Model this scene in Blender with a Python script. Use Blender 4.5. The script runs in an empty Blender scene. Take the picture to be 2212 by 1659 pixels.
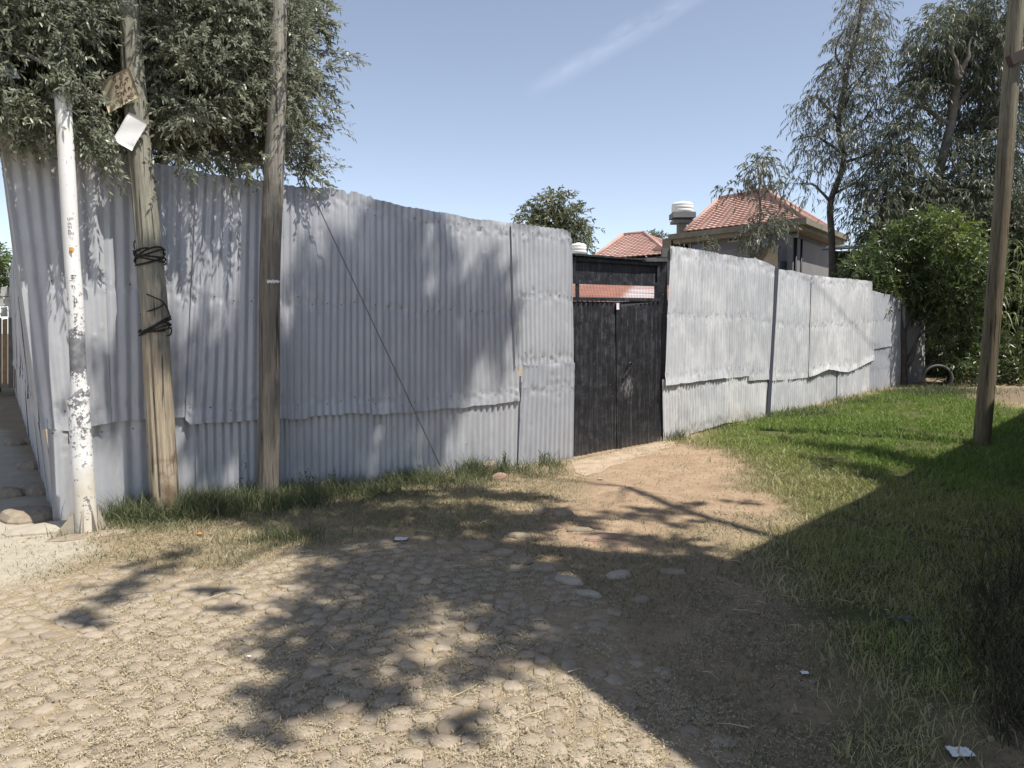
import bpy, bmesh, math, random
import numpy as np
from mathutils import Vector, Matrix

random.seed(11)
rng = np.random.default_rng(11)
S = bpy.context.scene
COL = S.collection
PI = math.pi
R = math.radians

# ------------------------------------------------------------------ camera
CAM = np.array([0.0, 0.0, 1.60])
PITCH = R(3.84)
FPX = 759.0
cd = bpy.data.cameras.new('camera')
cam = bpy.data.objects.new('camera', cd)
COL.objects.link(cam)
cam.location = CAM
cam.rotation_euler = (R(90) - PITCH, 0, 0)
cd.sensor_width = 36
cd.lens = 36 * FPX / 1024
cd.clip_start = 0.05
cd.clip_end = 3000
S.camera = cam

# ------------------------------------------------------------------ light
ELEV = R(63)
AZX, AZY = 0.85, -0.53
SUN = np.array([math.cos(ELEV) * AZX, math.cos(ELEV) * AZY, math.sin(ELEV)])
SUN = SUN / np.linalg.norm(SUN)
sl = bpy.data.lights.new('sun', 'SUN')
sl.energy = 4.45
sl.angle = R(0.53)
sl.color = (1.0, 0.945, 0.85)
so = bpy.data.objects.new('sun', sl)
COL.objects.link(so)
so.location = (10, -6, 20)
so.rotation_euler = Vector(SUN).to_track_quat('Z', 'Y').to_euler()

W = bpy.data.worlds.new('World')
S.world = W
W.use_nodes = True
nt = W.node_tree
nt.nodes.clear()
wo = nt.nodes.new('ShaderNodeOutputWorld')
bg = nt.nodes.new('ShaderNodeBackground')
sky = nt.nodes.new('ShaderNodeTexSky')
sky.sky_type = 'NISHITA'
sky.sun_disc = False
sky.sun_elevation = ELEV
sky.sun_rotation = math.atan2(AZX, AZY)
sky.altitude = 2300
sky.air_density = 1.0
sky.dust_density = 0.45
sky.ozone_density = 1.0
bg.inputs['Strength'].default_value = 0.122
tc = nt.nodes.new('ShaderNodeTexCoord')
def wmath(op, a, b=0.5, clamp=False):
    n = nt.nodes.new('ShaderNodeMath'); n.operation = op; n.use_clamp = clamp
    for i, x in enumerate((a, b)):
        if isinstance(x, (int, float)): n.inputs[i].default_value = x
        else: nt.links.new(x, n.inputs[i])
    return n.outputs[0]
def wdot(vec):
    n = nt.nodes.new('ShaderNodeVectorMath'); n.operation = 'DOT_PRODUCT'
    nt.links.new(tc.outputs['Generated'], n.inputs[0]); n.inputs[1].default_value = [float(c) for c in vec]
    return n.outputs['Value']
def cirrus(d1, d2, width, amount, seed):             # a thin streak of high cloud between two sky directions
    d1 = np.array(d1) / np.linalg.norm(d1); d2 = np.array(d2) / np.linalg.norm(d2)
    nn = np.cross(d1, d2); nn /= np.linalg.norm(nn); tt = d2 - d1; L = np.linalg.norm(tt); tt /= L
    ac = wdot(nn); al = wdot(tt); mid = float(np.dot((d1 + d2) / 2, tt))
    cx = nt.nodes.new('ShaderNodeCombineXYZ')
    nt.links.new(wmath('MULTIPLY', ac, 26.0), cx.inputs[0]); nt.links.new(wmath('MULTIPLY', al, 9.0), cx.inputs[1])
    cx.inputs[2].default_value = seed
    nz = nt.nodes.new('ShaderNodeTexNoise'); nz.inputs['Scale'].default_value = 1.6; nz.inputs['Detail'].default_value = 5
    nz.inputs['Roughness'].default_value = 0.55; nz.inputs['Distortion'].default_value = 0.35
    nt.links.new(cx.outputs[0], nz.inputs['Vector'])
    f = wmath('SUBTRACT', 1.0, wmath('ABSOLUTE', wmath('DIVIDE', wmath('ADD', ac, wmath('MULTIPLY', wmath('SUBTRACT', nz.outputs['Fac'], 0.5), width * 1.3)), width)), True)
    g = wmath('SUBTRACT', 1.0, wmath('POWER', wmath('ABSOLUTE', wmath('DIVIDE', wmath('SUBTRACT', al, mid), L * 0.52)), 2.0), True)
    fr = wdot(d1)
    h = wmath('MULTIPLY', wmath('MULTIPLY', f, g), wmath('GREATER_THAN', fr, 0.0))
    q = wmath('SUBTRACT', wmath('MULTIPLY', nz.outputs['Fac'], 2.2), 0.55, True)
    return wmath('MULTIPLY', wmath('MULTIPLY', h, q), amount)
hs = nt.nodes.new('ShaderNodeHueSaturation')
hs.inputs['Saturation'].default_value = 0.68
nt.links.new(sky.outputs[0], hs.inputs['Color'])
cl = wmath('MAXIMUM', cirrus((0.02, 0.98, 0.30), (0.27, 0.93, 0.43), 0.015, 0.19, 1.0), cirrus((-0.45, 0.8, 0.55), (0.1, 0.9, 0.62), 0.03, 0.2, 5.0))
mxw = nt.nodes.new('ShaderNodeMix'); mxw.data_type = 'RGBA'
nt.links.new(cl, mxw.inputs[0]); nt.links.new(hs.outputs[0], mxw.inputs[6]); mxw.inputs[7].default_value = (7.5, 8.2, 9.2, 1)
nt.links.new(mxw.outputs[2], bg.inputs['Color']); nt.links.new(bg.outputs[0], wo.inputs['Surface'])

# ------------------------------------------------------------------ view transform
S.view_settings.view_transform = 'Standard'
S.view_settings.look = 'None'
S.view_settings.exposure = 0.62
S.view_settings.gamma = 1.0
S.view_settings.use_curve_mapping = False
S.render.engine = 'CYCLES'
S.cycles.max_bounces = 6
S.cycles.diffuse_bounces = 3
S.cycles.transparent_max_bounces = 6
S.cycles.use_denoising = True

# ------------------------------------------------------------------ surveying helpers
# the photograph was surveyed in units of 1/2212 of its width (u to the right, v down)
K = 1024 / 2212.0
def ray(u, v):
    x = (u * K - 512) / FPX
    y = -(v * K - 384) / FPX
    c, s = math.cos(PITCH), math.sin(PITCH)
    return np.array([x, c + y * s, -s + y * c])
def at(u, v, Y):
    d = ray(u, v)
    return CAM + d * (Y / d[1])

def hash2(ix, iy, seed):
    h = (ix.astype(np.int64) * 374761393 + iy.astype(np.int64) * 668265263 + seed * 2147483647) & 0xffffffff
    h = ((h ^ (h >> 13)) * 1274126177) & 0xffffffff
    h = h ^ (h >> 16)
    return (h & 0xffff) / 65535.0
def vnoise(x, y, seed=0):
    x = np.asarray(x, float); y = np.asarray(y, float)
    ix = np.floor(x); iy = np.floor(y)
    fx = x - ix; fy = y - iy
    fx = fx * fx * (3 - 2 * fx); fy = fy * fy * (3 - 2 * fy)
    a = hash2(ix, iy, seed); b = hash2(ix + 1, iy, seed)
    c = hash2(ix, iy + 1, seed); d = hash2(ix + 1, iy + 1, seed)
    return (a * (1 - fx) + b * fx) * (1 - fy) + (c * (1 - fx) + d * fx) * fy
def fbm(x, y, seed=0, oct=3):
    t = 0; a = 0.5
    x = np.asarray(x, float); y = np.asarray(y, float)
    for k in range(oct):
        t = t + a * (vnoise(x, y, seed + k) - 0.5)
        x = x * 2.03; y = y * 2.03; a *= 0.5
    return t
def sstep(a, b, x):
    t = np.clip((np.asarray(x, float) - a) / (b - a), 0, 1)
    return t * t * (3 - 2 * t)

# lie of the land: level by the camera, rising gently towards the far end of the lane
def H(x, y):
    x = np.asarray(x, float); y = np.asarray(y, float)
    s = 0.7 * (x + y)
    k = 0.8
    h = 0.0385 * k * np.log1p(np.exp(np.clip((s - 7.0) / k, -40, 40)))
    h = np.where(h > 0.45, 0.45 + 0.35 * np.tanh((h - 0.45) / 0.35), h)
    h = h + 0.035 * fbm(x * 0.9, y * 0.9, 3, 2) * sstep(0.5, 3, y)
    return h
def Hs(x, y): return float(H(x, y))
def gr(u, v, dz=0.0):
    d = ray(u, v); z = 0.0
    p = None
    for _ in range(12):
        t = (z + dz - CAM[2]) / d[2]
        t = min(max(t, 0.5), 400)
        p = CAM + d * t
        z = Hs(p[0], p[1])
    p[2] = z + dz
    return p

class Pl:                                           # a vertical plane from o to p (plan points)
    def __init__(s, o, p):
        s.o = np.array(o, float); d = np.array(p, float) - s.o
        s.len = np.linalg.norm(d); s.e = d / s.len
        s.n = np.array([s.e[1], -s.e[0]])
        if np.dot(s.n, -s.o) < 0: s.n = -s.n
        s.e3 = np.array([s.e[0], s.e[1], 0]); s.n3 = np.array([s.n[0], s.n[1], 0])
    def hit(s, u, v):
        d = ray(u, v)
        t = np.dot(s.o - CAM[:2], s.n) / np.dot(d[:2], s.n)
        p = CAM + d * t
        return float(np.dot(p[:2] - s.o, s.e)), float(p[2])
    def P(s, a, z, off=0.0):
        q = s.o + s.e * a + s.n * off
        return np.array([q[0], q[1], z])
    def px(s, u, v, off=0.0):
        a, z = s.hit(u, v)
        return s.P(a, z, off)

# ------------------------------------------------------------------ object helpers
def tagit(o, label=None, cat=None, group=None, kind=None):
    if label: o['label'] = label
    if cat: o['category'] = cat
    if group: o['group'] = group
    if kind: o['kind'] = kind
    return o
def thing(name, label, cat, loc, group=None):
    o = bpy.data.objects.new(name, None)
    o.empty_display_size = 0.2
    COL.objects.link(o)
    o.location = [float(c) for c in loc]
    return tagit(o, label, cat, group)
def link(name, me, mat=None, parent=None, kind=None):
    o = bpy.data.objects.new(name, me)
    COL.objects.link(o)
    if mat is not None:
        me.materials.clear(); me.materials.append(mat)
    if parent is not None:
        o.parent = parent
        o.matrix_parent_inverse = Matrix.Translation(-Vector(parent.location))
    if kind: o['kind'] = kind
    return o
def npmesh(name, V, Fc, smooth=False, attrs=None):
    V = np.ascontiguousarray(V, dtype=np.float32); Fc = np.ascontiguousarray(Fc, dtype=np.int32)
    me = bpy.data.meshes.new(name)
    n, k = Fc.shape
    me.vertices.add(len(V)); me.vertices.foreach_set('co', V.ravel())
    me.loops.add(n * k); me.loops.foreach_set('vertex_index', Fc.ravel())
    me.polygons.add(n)
    me.polygons.foreach_set('loop_start', np.arange(0, n * k, k, dtype=np.int32))
    me.polygons.foreach_set('loop_total', np.full(n, k, dtype=np.int32))
    me.polygons.foreach_set('use_smooth', np.full(n, smooth, dtype=bool))
    for an, av in (attrs or {}).items():
        a = me.attributes.new(an, 'FLOAT', 'POINT')
        a.data.foreach_set('value', np.ascontiguousarray(av, dtype=np.float32))
    me.update(calc_edges=True)
    me.validate()
    return me
def part(name, V, Fc, mat, parent=None, smooth=False, attrs=None, kind=None):
    return link(name, npmesh(name, V, Fc, smooth, attrs), mat, parent, kind)
def single(name, V, Fc, mat, label, cat, loc, smooth=False, attrs=None, group=None, kind=None):
    loc = np.array(loc, float)
    o = link(name, npmesh(name, np.asarray(V) - loc, Fc, smooth, attrs), mat, None, kind)
    o.location = loc
    return tagit(o, label, cat, group)
class MB:                                            # collects quads/tris
    def __init__(s): s.v = []; s.f = []; s.n = 0
    def add(s, V, Fc):
        V = np.asarray(V, float)
        s.v.append(V)
        for f in Fc: s.f.append(tuple(int(i) + s.n for i in f))
        s.n += len(V); return s
    def obj(s, name, mat, parent=None, smooth=False, kind=None, loc=None):
        me = bpy.data.meshes.new(name)
        V = np.concatenate(s.v)
        if loc is not None: V = V - np.array(loc, float)
        me.from_pydata(V.tolist(), [], s.f)
        me.polygons.foreach_set('use_smooth', [smooth] * len(me.polygons))
        me.update()
        o = link(name, me, mat, parent, kind)
        if loc is not None and parent is None: o.location = [float(c) for c in loc]
        return o
BOXF = [(0, 3, 2, 1), (4, 5, 6, 7), (0, 1, 5, 4), (1, 2, 6, 5), (2, 3, 7, 6), (3, 0, 4, 7)]
def hexa(c8):                                        # bottom ring 0-3, top ring 4-7
    return np.array(c8, float), BOXF
def obox(o, e1, e2, a0, a1, b0, b1, z0, z1):
    o = np.array([o[0], o[1], 0.0]); e1 = np.array([e1[0], e1[1], 0.0]); e2 = np.array([e2[0], e2[1], 0.0])
    q = lambda a, b, z: o + e1 * a + e2 * b + np.array([0, 0, z])
    return hexa([q(a0, b0, z0), q(a1, b0, z0), q(a1, b1, z0), q(a0, b1, z0),
                 q(a0, b0, z1), q(a1, b0, z1), q(a1, b1, z1), q(a0, b1, z1)])
def slab(p4, n, t):                                  # a quad given thickness t behind normal n
    p4 = np.array(p4, float); n = np.array(n, float)
    back = p4 - n * t
    return np.concatenate([p4, back]), [(0, 1, 2, 3), (7, 6, 5, 4), (0, 4, 5, 1), (1, 5, 6, 2), (2, 6, 7, 3), (3, 7, 4, 0)]
def bar(p, q, w, h=None, up=(0, 0, 1)):
    p = np.array(p, float); q = np.array(q, float); h = h or w
    d = q - p; d /= np.linalg.norm(d)
    up = np.array(up, float)
    if abs(np.dot(d, up)) > 0.95: up = np.array([0.0, 1.0, 0.0])
    a = np.cross(d, up); a /= np.linalg.norm(a); b = np.cross(a, d)
    c = []
    for e in (p, q):
        for sx, sy in ((-1, -1), (1, -1), (1, 1), (-1, 1)):
            c.append(e + a * sx * w / 2 + b * sy * h / 2)
    return hexa(c)
def tube(pts, rad, n=8, cap=True):
    pts = np.array(pts, float); m = len(pts)
    rad = np.full(m, rad, float) if np.isscalar(rad) else np.array(rad, float)
    T = np.gradient(pts, axis=0); T /= np.linalg.norm(T, axis=1)[:, None] + 1e-9
    ref = np.array([0.0, 0.0, 1.0]) if abs(T[0][2]) < 0.9 else np.array([1.0, 0.0, 0.0])
    V = []
    a = np.cross(T[0], ref); a /= np.linalg.norm(a)
    for i in range(m):
        a = a - T[i] * np.dot(a, T[i]); a /= np.linalg.norm(a) + 1e-9
        b = np.cross(T[i], a)
        th = np.arange(n) * 2 * PI / n
        V.append(pts[i] + rad[i] * (np.cos(th)[:, None] * a + np.sin(th)[:, None] * b))
    V = np.concatenate(V)
    Fc = []
    for i in range(m - 1):
        for j in range(n):
            k = (j + 1) % n
            Fc.append((i * n + j, i * n + k, (i + 1) * n + k, (i + 1) * n + j))
    if cap:
        Fc.append(tuple(range(n - 1, -1, -1)))
        Fc.append(tuple((m - 1) * n + j for j in range(n)))
    return V, Fc
def spline(pts, n):
    pts = np.array(pts, float); m = len(pts)
    ts = np.linspace(0, m - 1, n); out = []
    for t in ts:
        i = min(int(t), m - 2); f = t - i
        p0 = pts[max(i - 1, 0)]; p1 = pts[i]; p2 = pts[i + 1]; p3 = pts[min(i + 2, m - 1)]
        out.append(0.5 * ((2 * p1) + (-p0 + p2) * f + (2 * p0 - 5 * p1 + 4 * p2 - p3) * f * f + (-p0 + 3 * p1 - 3 * p2 + p3) * f ** 3))
    return np.array(out)
def grid_faces(nr, nc):
    i = np.arange(nr - 1)[:, None] * nc + np.arange(nc - 1)[None, :]
    return np.stack([i, i + 1, i + nc + 1, i + nc], -1).reshape(-1, 4)

# ------------------------------------------------------------------ material helpers
class Mat:
    def __init__(s, name, rough=0.8, metal=0.0, spec=0.3):
        s.m = bpy.data.materials.new(name); s.m.use_nodes = True
        s.t = s.m.node_tree; s.b = s.t.nodes['Principled BSDF']; s.o = s.t.nodes['Material Output']
        s.b.inputs['Roughness'].default_value = rough
        s.b.inputs['Metallic'].default_value = metal
        s.b.inputs['Specular IOR Level'].default_value = spec
        s.tc = s.t.nodes.new('ShaderNodeTexCoord')
    def n(s, t, **kw):
        x = s.t.nodes.new(t)
        for k, v in kw.items(): setattr(x, k, v)
        return x
    def set(s, sock, x):
        if hasattr(x, 'is_linked'): s.t.links.new(x, sock)
        else: sock.default_value = x
    def map(s, scale=(1, 1, 1), src='Object'):
        x = s.n('ShaderNodeMapping'); x.inputs['Scale'].default_value = scale
        s.t.links.new(s.tc.outputs[src], x.inputs['Vector']); return x.outputs[0]
    def noise(s, scale, detail=4, rough=0.55, vec=None, dist=0.0):
        x = s.n('ShaderNodeTexNoise')
        x.inputs['Scale'].default_value = scale; x.inputs['Detail'].default_value = detail
        x.inputs['Roughness'].default_value = rough; x.inputs['Distortion'].default_value = dist
        s.t.links.new(vec if vec is not None else s.tc.outputs['Object'], x.inputs['Vector'])
        return x.outputs['Fac']
    def voro(s, scale, vec=None, feature='F1', rnd=1.0):
        x = s.n('ShaderNodeTexVoronoi'); x.feature = feature
        x.inputs['Scale'].default_value = scale; x.inputs['Randomness'].default_value = rnd
        s.t.links.new(vec if vec is not None else s.tc.outputs['Object'], x.inputs['Vector'])
        return x.outputs['Distance']
    def ramp(s, fac, stops):
        x = s.n('ShaderNodeValToRGB'); r = x.color_ramp
        while len(r.elements) < len(stops): r.elements.new(0.5)
        for e, (p, c) in zip(r.elements, stops):
            e.position = p; e.color = (c[0], c[1], c[2], 1) if not np.isscalar(c) else (c, c, c, 1)
        s.set(x.inputs[0], fac); return x.outputs[0]
    def mix(s, fac, a, b, mode='MIX'):
        x = s.n('ShaderNodeMix'); x.data_type = 'RGBA'; x.blend_type = mode
        s.set(x.inputs[0], fac)
        for k, q in ((6, a), (7, b)):
            if isinstance(q, tuple): q = (q[0], q[1], q[2], 1)
            s.set(x.inputs[k], q)
        return x.outputs[2]
    def math(s, op, a, b=0.5, clamp=False):
        x = s.n('ShaderNodeMath'); x.operation = op; x.use_clamp = clamp
        s.set(x.inputs[0], a); s.set(x.inputs[1], b); return x.outputs[0]
    def attr(s, name):
        x = s.n('ShaderNodeAttribute'); x.attribute_name = name; return x.outputs['Fac']
    def rnd(s):
        x = s.n('ShaderNodeObjectInfo'); return x.outputs['Random']
    def sep(s, src='Object'):
        x = s.n('ShaderNodeSeparateXYZ'); s.t.links.new(s.tc.outputs[src], x.inputs[0]); return x.outputs
    def bump(s, h, strength=0.4, dist=0.01):
        x = s.n('ShaderNodeBump'); x.inputs['Strength'].default_value = strength; x.inputs['Distance'].default_value = dist
        s.set(x.inputs['Height'], h); s.t.links.new(x.outputs[0], s.b.inputs['Normal'])
    def col(s, c):
        if isinstance(c, tuple): c = (c[0], c[1], c[2], 1)
        s.set(s.b.inputs['Base Color'], c); return s
    def rough(s, r): s.set(s.b.inputs['Roughness'], r); return s
def plain(name, c, rough=0.7, metal=0.0, var=0.12, scale=6.0, spec=0.3):
    M = Mat(name, rough, metal, spec)
    f = M.noise(scale, 5)
    M.col(M.ramp(f, [(0.25, tuple(x * (1 - var) for x in c)), (0.75, tuple(min(1, x * (1 + var)) for x in c))]))
    M.bump(M.noise(scale * 8, 4), 0.2, 0.004)
    return M.m
def leafmat(name, cols, trans=0.3, back=None, rough=0.5, spec=0.35):
    M = Mat(name, rough, 0, spec)
    c = M.ramp(M.attr('rnd'), [(i / (len(cols) - 1) if len(cols) > 1 else 0, x) for i, x in enumerate(cols)])
    if back is not None:
        g = M.n('ShaderNodeNewGeometry')
        c = M.mix(g.outputs['Backfacing'], c, back)
    M.col(c)
    tr = M.n('ShaderNodeBsdfTranslucent')
    hs = M.n('ShaderNodeHueSaturation'); hs.inputs['Value'].default_value = 1.15; hs.inputs['Saturation'].default_value = 1.1
    M.set(hs.inputs['Color'], c); M.t.links.new(hs.outputs[0], tr.inputs['Color'])
    mx = M.n('ShaderNodeMixShader'); mx.inputs[0].default_value = trans
    M.t.links.new(M.b.outputs[0], mx.inputs[1]); M.t.links.new(tr.outputs[0], mx.inputs[2])
    M.t.links.new(mx.outputs[0], M.o.inputs['Surface'])
    return M.m

# ================================================================== MATERIALS
def galv(name, c0, c1, metal=0.3, rough=0.5, streak=0.5, white=0.0, rust=0.35):
    M = Mat(name, rough, metal, 0.5)
    big = M.noise(1.6, 5, 0.6)
    st = M.noise(1.0, 6, 0.65, vec=M.map((26, 26, 1.3)))
    sp = M.voro(70)
    c = M.ramp(M.math('ADD', M.math('MULTIPLY', big, 0.6), M.math('MULTIPLY', st, 0.4)), [(0.32, c0), (0.68, c1)])
    c = M.mix(M.math('MULTIPLY', M.ramp(sp, [(0.1, 0.0), (0.7, 1.0)]), 0.10), c, tuple(min(1, x * 1.25) for x in c1))
    if white > 0:
        w = M.noise(1.0, 8, 0.72, vec=M.map((34, 34, 3.0)))
        w2 = M.noise(2.3, 3)
        c = M.mix(M.math('MULTIPLY', M.ramp(M.math('ADD', w, M.math('MULTIPLY', M.math('SUBTRACT', w2, 0.5), 0.8)), [(0.46, 0.0), (0.66, 1.0)]), white), c, (0.80, 0.80, 0.81))
    # per-sheet tint
    r = M.rnd()
    c = M.mix(1.0, c, M.ramp(r, [(0, (0.90, 0.91, 0.93)), (1, (1.08, 1.07, 1.05))]), 'MULTIPLY')
    # dirt splash near the foot and scattered rusty specks
    g = M.noise(38, 3, 0.6)
    rs = M.math('MULTIPLY', M.ramp(g, [(0.70, 0.0), (0.76, 1.0)]), rust)
    c = M.mix(rs, c, (0.16, 0.12, 0.10))
    sm = M.noise(1.0, 5, 0.6, vec=M.map((7, 7, 2.0)))
    c = M.mix(M.math('MULTIPLY', M.ramp(sm, [(0.52, 0.0), (0.75, 1.0)]), 0.35), c, (0.27, 0.265, 0.27))
    sm2 = M.noise(1.0, 4, 0.7, vec=M.map((45, 45, 1.5)))
    c = M.mix(M.math('MULTIPLY', M.ramp(sm2, [(0.62, 0.0), (0.72, 1.0)]), 0.4), c, (0.24, 0.215, 0.195))
    d = M.attr('foot')
    c = M.mix(M.math('MULTIPLY', d, M.ramp(M.noise(9, 5), [(0.3, 0.2), (0.7, 0.9)])), c, (0.25, 0.21, 0.17))
    M.col(c)
    M.rough(M.ramp(M.noise(5, 4), [(0.3, rough - 0.08), (0.7, rough + 0.1)]))
    M.bump(M.math('ADD', M.noise(60, 3), M.math('MULTIPLY', st, 0.5)), 0.12, 0.004)
    return M.m
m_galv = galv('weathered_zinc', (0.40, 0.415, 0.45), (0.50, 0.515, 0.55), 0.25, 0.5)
m_galv_side = galv('shade_dark_zinc', (0.33, 0.34, 0.37), (0.42, 0.43, 0.46), 0.25, 0.55)  # darker copy of the zinc, the side run's shade put into its colour
m_pale = galv('whitened_zinc', (0.50, 0.51, 0.54), (0.63, 0.64, 0.67), 0.12, 0.55, white=0.75)
m_blue = galv('blue_grey_zinc', (0.40, 0.42, 0.47), (0.47, 0.49, 0.54), 0.2, 0.55)
m_nail = plain('rusty_nail', (0.10, 0.075, 0.06), 0.7)
m_bluepost = plain('bluish_shadow_post', (0.075, 0.08, 0.11), 0.6)  # post colour takes in the bluish shadow of the gap
m_wood_rough = plain('rough_timber', (0.20, 0.15, 0.10), 0.9, var=0.3)

def blackpaint(name, worn=True):
    M = Mat(name, 0.42, 0.0, 0.5)
    base = M.ramp(M.noise(5, 5), [(0.3, (0.009, 0.010, 0.014)), (0.7, (0.024, 0.026, 0.033))])
    st = M.noise(1.0, 7, 0.7, vec=M.map((40, 40, 1.6)))
    sc = M.noise(9, 6, 0.7)
    k = M.ramp(M.math('ADD', M.math('MULTIPLY', st, 0.6), M.math('MULTIPLY', sc, 0.4)), [(0.50, 0.0), (0.66, 1.0)])
    c = M.mix(M.math('MULTIPLY', k, 0.5), base, (0.17, 0.17, 0.185))
    fl = M.ramp(M.noise(48, 4, 0.7), [(0.63, 0.0), (0.68, 1.0)])
    c = M.mix(M.math('MULTIPLY', fl, 0.5), c, (0.33, 0.32, 0.32))
    if worn:
        w = M.attr('worn')
        p = M.ramp(M.math('ADD', M.math('MULTIPLY', M.noise(1.0, 7, 0.75, vec=M.map((55, 55, 9))), 1.0), M.math('MULTIPLY', w, 0.25)), [(0.70, 0.0), (0.80, 1.0)])
        c = M.mix(M.math('MULTIPLY', p, 0.8), c, (0.30, 0.30, 0.31))
        d = M.attr('foot')
        c = M.mix(M.math('MULTIPLY', d, M.ramp(M.noise(12, 5), [(0.3, 0.25), (0.7, 0.8)])), c, (0.20, 0.165, 0.14))
    M.col(c)
    M.rough(M.ramp(sc, [(0.3, 0.38), (0.7, 0.65)]))
    M.bump(M.math('ADD', sc, st), 0.25, 0.004)
    return M.m
m_black = blackpaint('chipped_black_paint')
m_blackframe = blackpaint('black_frame_paint', False)

def woodpole(name, upper, lower, foot, z0, z1):
    M = Mat(name, 0.85, 0, 0.2)
    z = M.attr('hgt')
    jit = M.math('MULTIPLY', M.math('SUBTRACT', M.noise(7, 4), 0.5), 0.35)
    zz = M.math('ADD', z, jit)
    base = M.ramp(zz, [(0.0, foot), (z0, foot), (z0 + 0.06, lower), (z1, lower), (z1 + 0.08, upper), (1, upper)])
    g = M.noise(1.0, 8, 0.7, vec=M.map((48, 48, 2.2)))
    g2 = M.noise(1.0, 5, 0.6, vec=M.map((110, 110, 5)))
    f = M.math('ADD', M.math('MULTIPLY', g, 0.65), M.math('MULTIPLY', g2, 0.35))
    c = M.mix(1.0, base, M.ramp(f, [(0.3, 0.30), (0.47, 0.80), (0.72, 1.38)]), 'MULTIPLY')
    ck = M.ramp(M.noise(1.0, 3, 0.5, vec=M.map((30, 30, 1.0)), dist=0.6), [(0.34, 1.0), (0.39, 0.0)])
    c = M.mix(M.math('MULTIPLY', ck, 0.75), c, (0.03, 0.025, 0.02))
    M.col(c)
    M.bump(M.math('SUBTRACT', f, M.math('MULTIPLY', ck, 0.8)), 0.7, 0.012)
    return M.m
m_pole_split = woodpole('split_timber', (0.285, 0.275, 0.225), (0.41, 0.345, 0.255), (0.20, 0.135, 0.09), 0.07, 0.235)
m_pole_grey = woodpole('weathered_timber', (0.32, 0.30, 0.265), (0.225, 0.198, 0.165), (0.15, 0.115, 0.09), 0.03, 0.42)
m_pole_brown = woodpole('creosoted_timber', (0.22, 0.195, 0.14), (0.185, 0.155, 0.108), (0.06, 0.05, 0.042), 0.04, 0.5)

def whitepole():
    M = Mat('flaking_whitewash', 0.7, 0, 0.3)
    z = M.attr('hgt')                                # metres above the foot
    n1 = M.noise(26, 6, 0.7); n2 = M.noise(5, 5)
    white = M.ramp(n2, [(0.3, (0.70, 0.70, 0.69)), (0.7, (0.82, 0.82, 0.81))])
    cream = M.ramp(n2, [(0.3, (0.60, 0.56, 0.48)), (0.7, (0.70, 0.66, 0.58))])
    c = M.mix(M.ramp(M.math('ADD', z, M.math('MULTIPLY', n2, 0.3)), [(0.45, 1.0), (0.75, 0.0)]), white, cream)
    fl = M.ramp(M.math('ADD', n1, M.math('MULTIPLY', M.attr('flake'), 0.36)), [(0.63, 0.0), (0.67, 1.0)])
    c = M.mix(fl, c, M.ramp(M.noise(14, 6, 0.7), [(0.3, (0.11, 0.115, 0.125)), (0.5, (0.20, 0.205, 0.22)), (0.7, (0.34, 0.34, 0.35))]))
    M.col(c); M.bump(M.math('SUBTRACT', 1.0, fl), 0.3, 0.004)
    return M.m
m_white = whitepole()
m_sleeve = m_white

def cobblemat():
    M = Mat('dusty_basalt', 0.9, 0, 0.2)
    r = M.rnd()
    b = M.ramp(r, [(0, (0.26, 0.212, 0.158)), (0.5, (0.305, 0.252, 0.192)), (1, (0.355, 0.298, 0.228))])
    n = M.noise(40, 5, 0.65)
    c = M.mix(1.0, b, M.ramp(n, [(0.3, 0.82), (0.7, 1.14)]), 'MULTIPLY')
    M.col(c); M.bump(n, 0.35, 0.004)
    return M.m
m_cobble = cobblemat()
m_stone = plain('field_stone', (0.27, 0.22, 0.165), 0.9, var=0.28, scale=14)
m_stone_red = plain('reddish_stone', (0.30, 0.205, 0.155), 0.9, var=0.25, scale=12)
m_conc = plain('worn_concrete', (0.36, 0.32, 0.26), 0.9, var=0.14, scale=9)

# ================================================================== GROUND
def poly_sd(X, Y, poly):                              # signed distance, negative inside
    poly = np.array(poly, float)[:, :2]
    d = np.full(X.shape, 1e9); ins = np.zeros(X.shape, bool)
    n = len(poly)
    for i in range(n):
        ax, ay = poly[i]; bx, by = poly[(i + 1) % n]
        ex, ey = bx - ax, by - ay
        t = np.clip(((X - ax) * ex + (Y - ay) * ey) / (ex * ex + ey * ey + 1e-12), 0, 1)
        d = np.minimum(d, np.hypot(X - ax - t * ex, Y - ay - t * ey))
        c = ((ay > Y) != (by > Y))
        with np.errstate(divide='ignore', invalid='ignore'):
            xi = (bx - ax) * (Y - ay) / (by - ay + 1e-12) + ax
        ins ^= c & (X < xi)
    return np.where(ins, -d, d)
def gpoly(uv): return [gr(u, v) for u, v in uv]
P_DIRT = gpoly([(1240, 1015), (1438, 957), (1560, 975), (1600, 1010), (1580, 1050), (1690, 1080), (1690, 1125), (1560, 1110), (1480, 1150), (1400, 1175), (1290, 1190), (1180, 1165), (1190, 1110), (1265, 1060)])
P_LAWN = gpoly([(1440, 955), (1660, 893), (1900, 845), (1985, 835), (2080, 842), (2120, 858), (2212, 880), (2400, 900), (2400, 1500), (2000, 1700), (1850, 1640), (1760, 1420), (1690, 1260), (1640, 1190), (1690, 1120), (1610, 1050), (1600, 1000), (1560, 975)])
P_VERGE = gpoly([(150, 1160), (200, 1185), (310, 1215), (430, 1232), (560, 1205), (680, 1180), (800, 1160), (930, 1150), (1080, 1140), (1190, 1090), (1225, 1050), (1200, 1005), (1000, 1024), (600, 1070), (300, 1105)])
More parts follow.
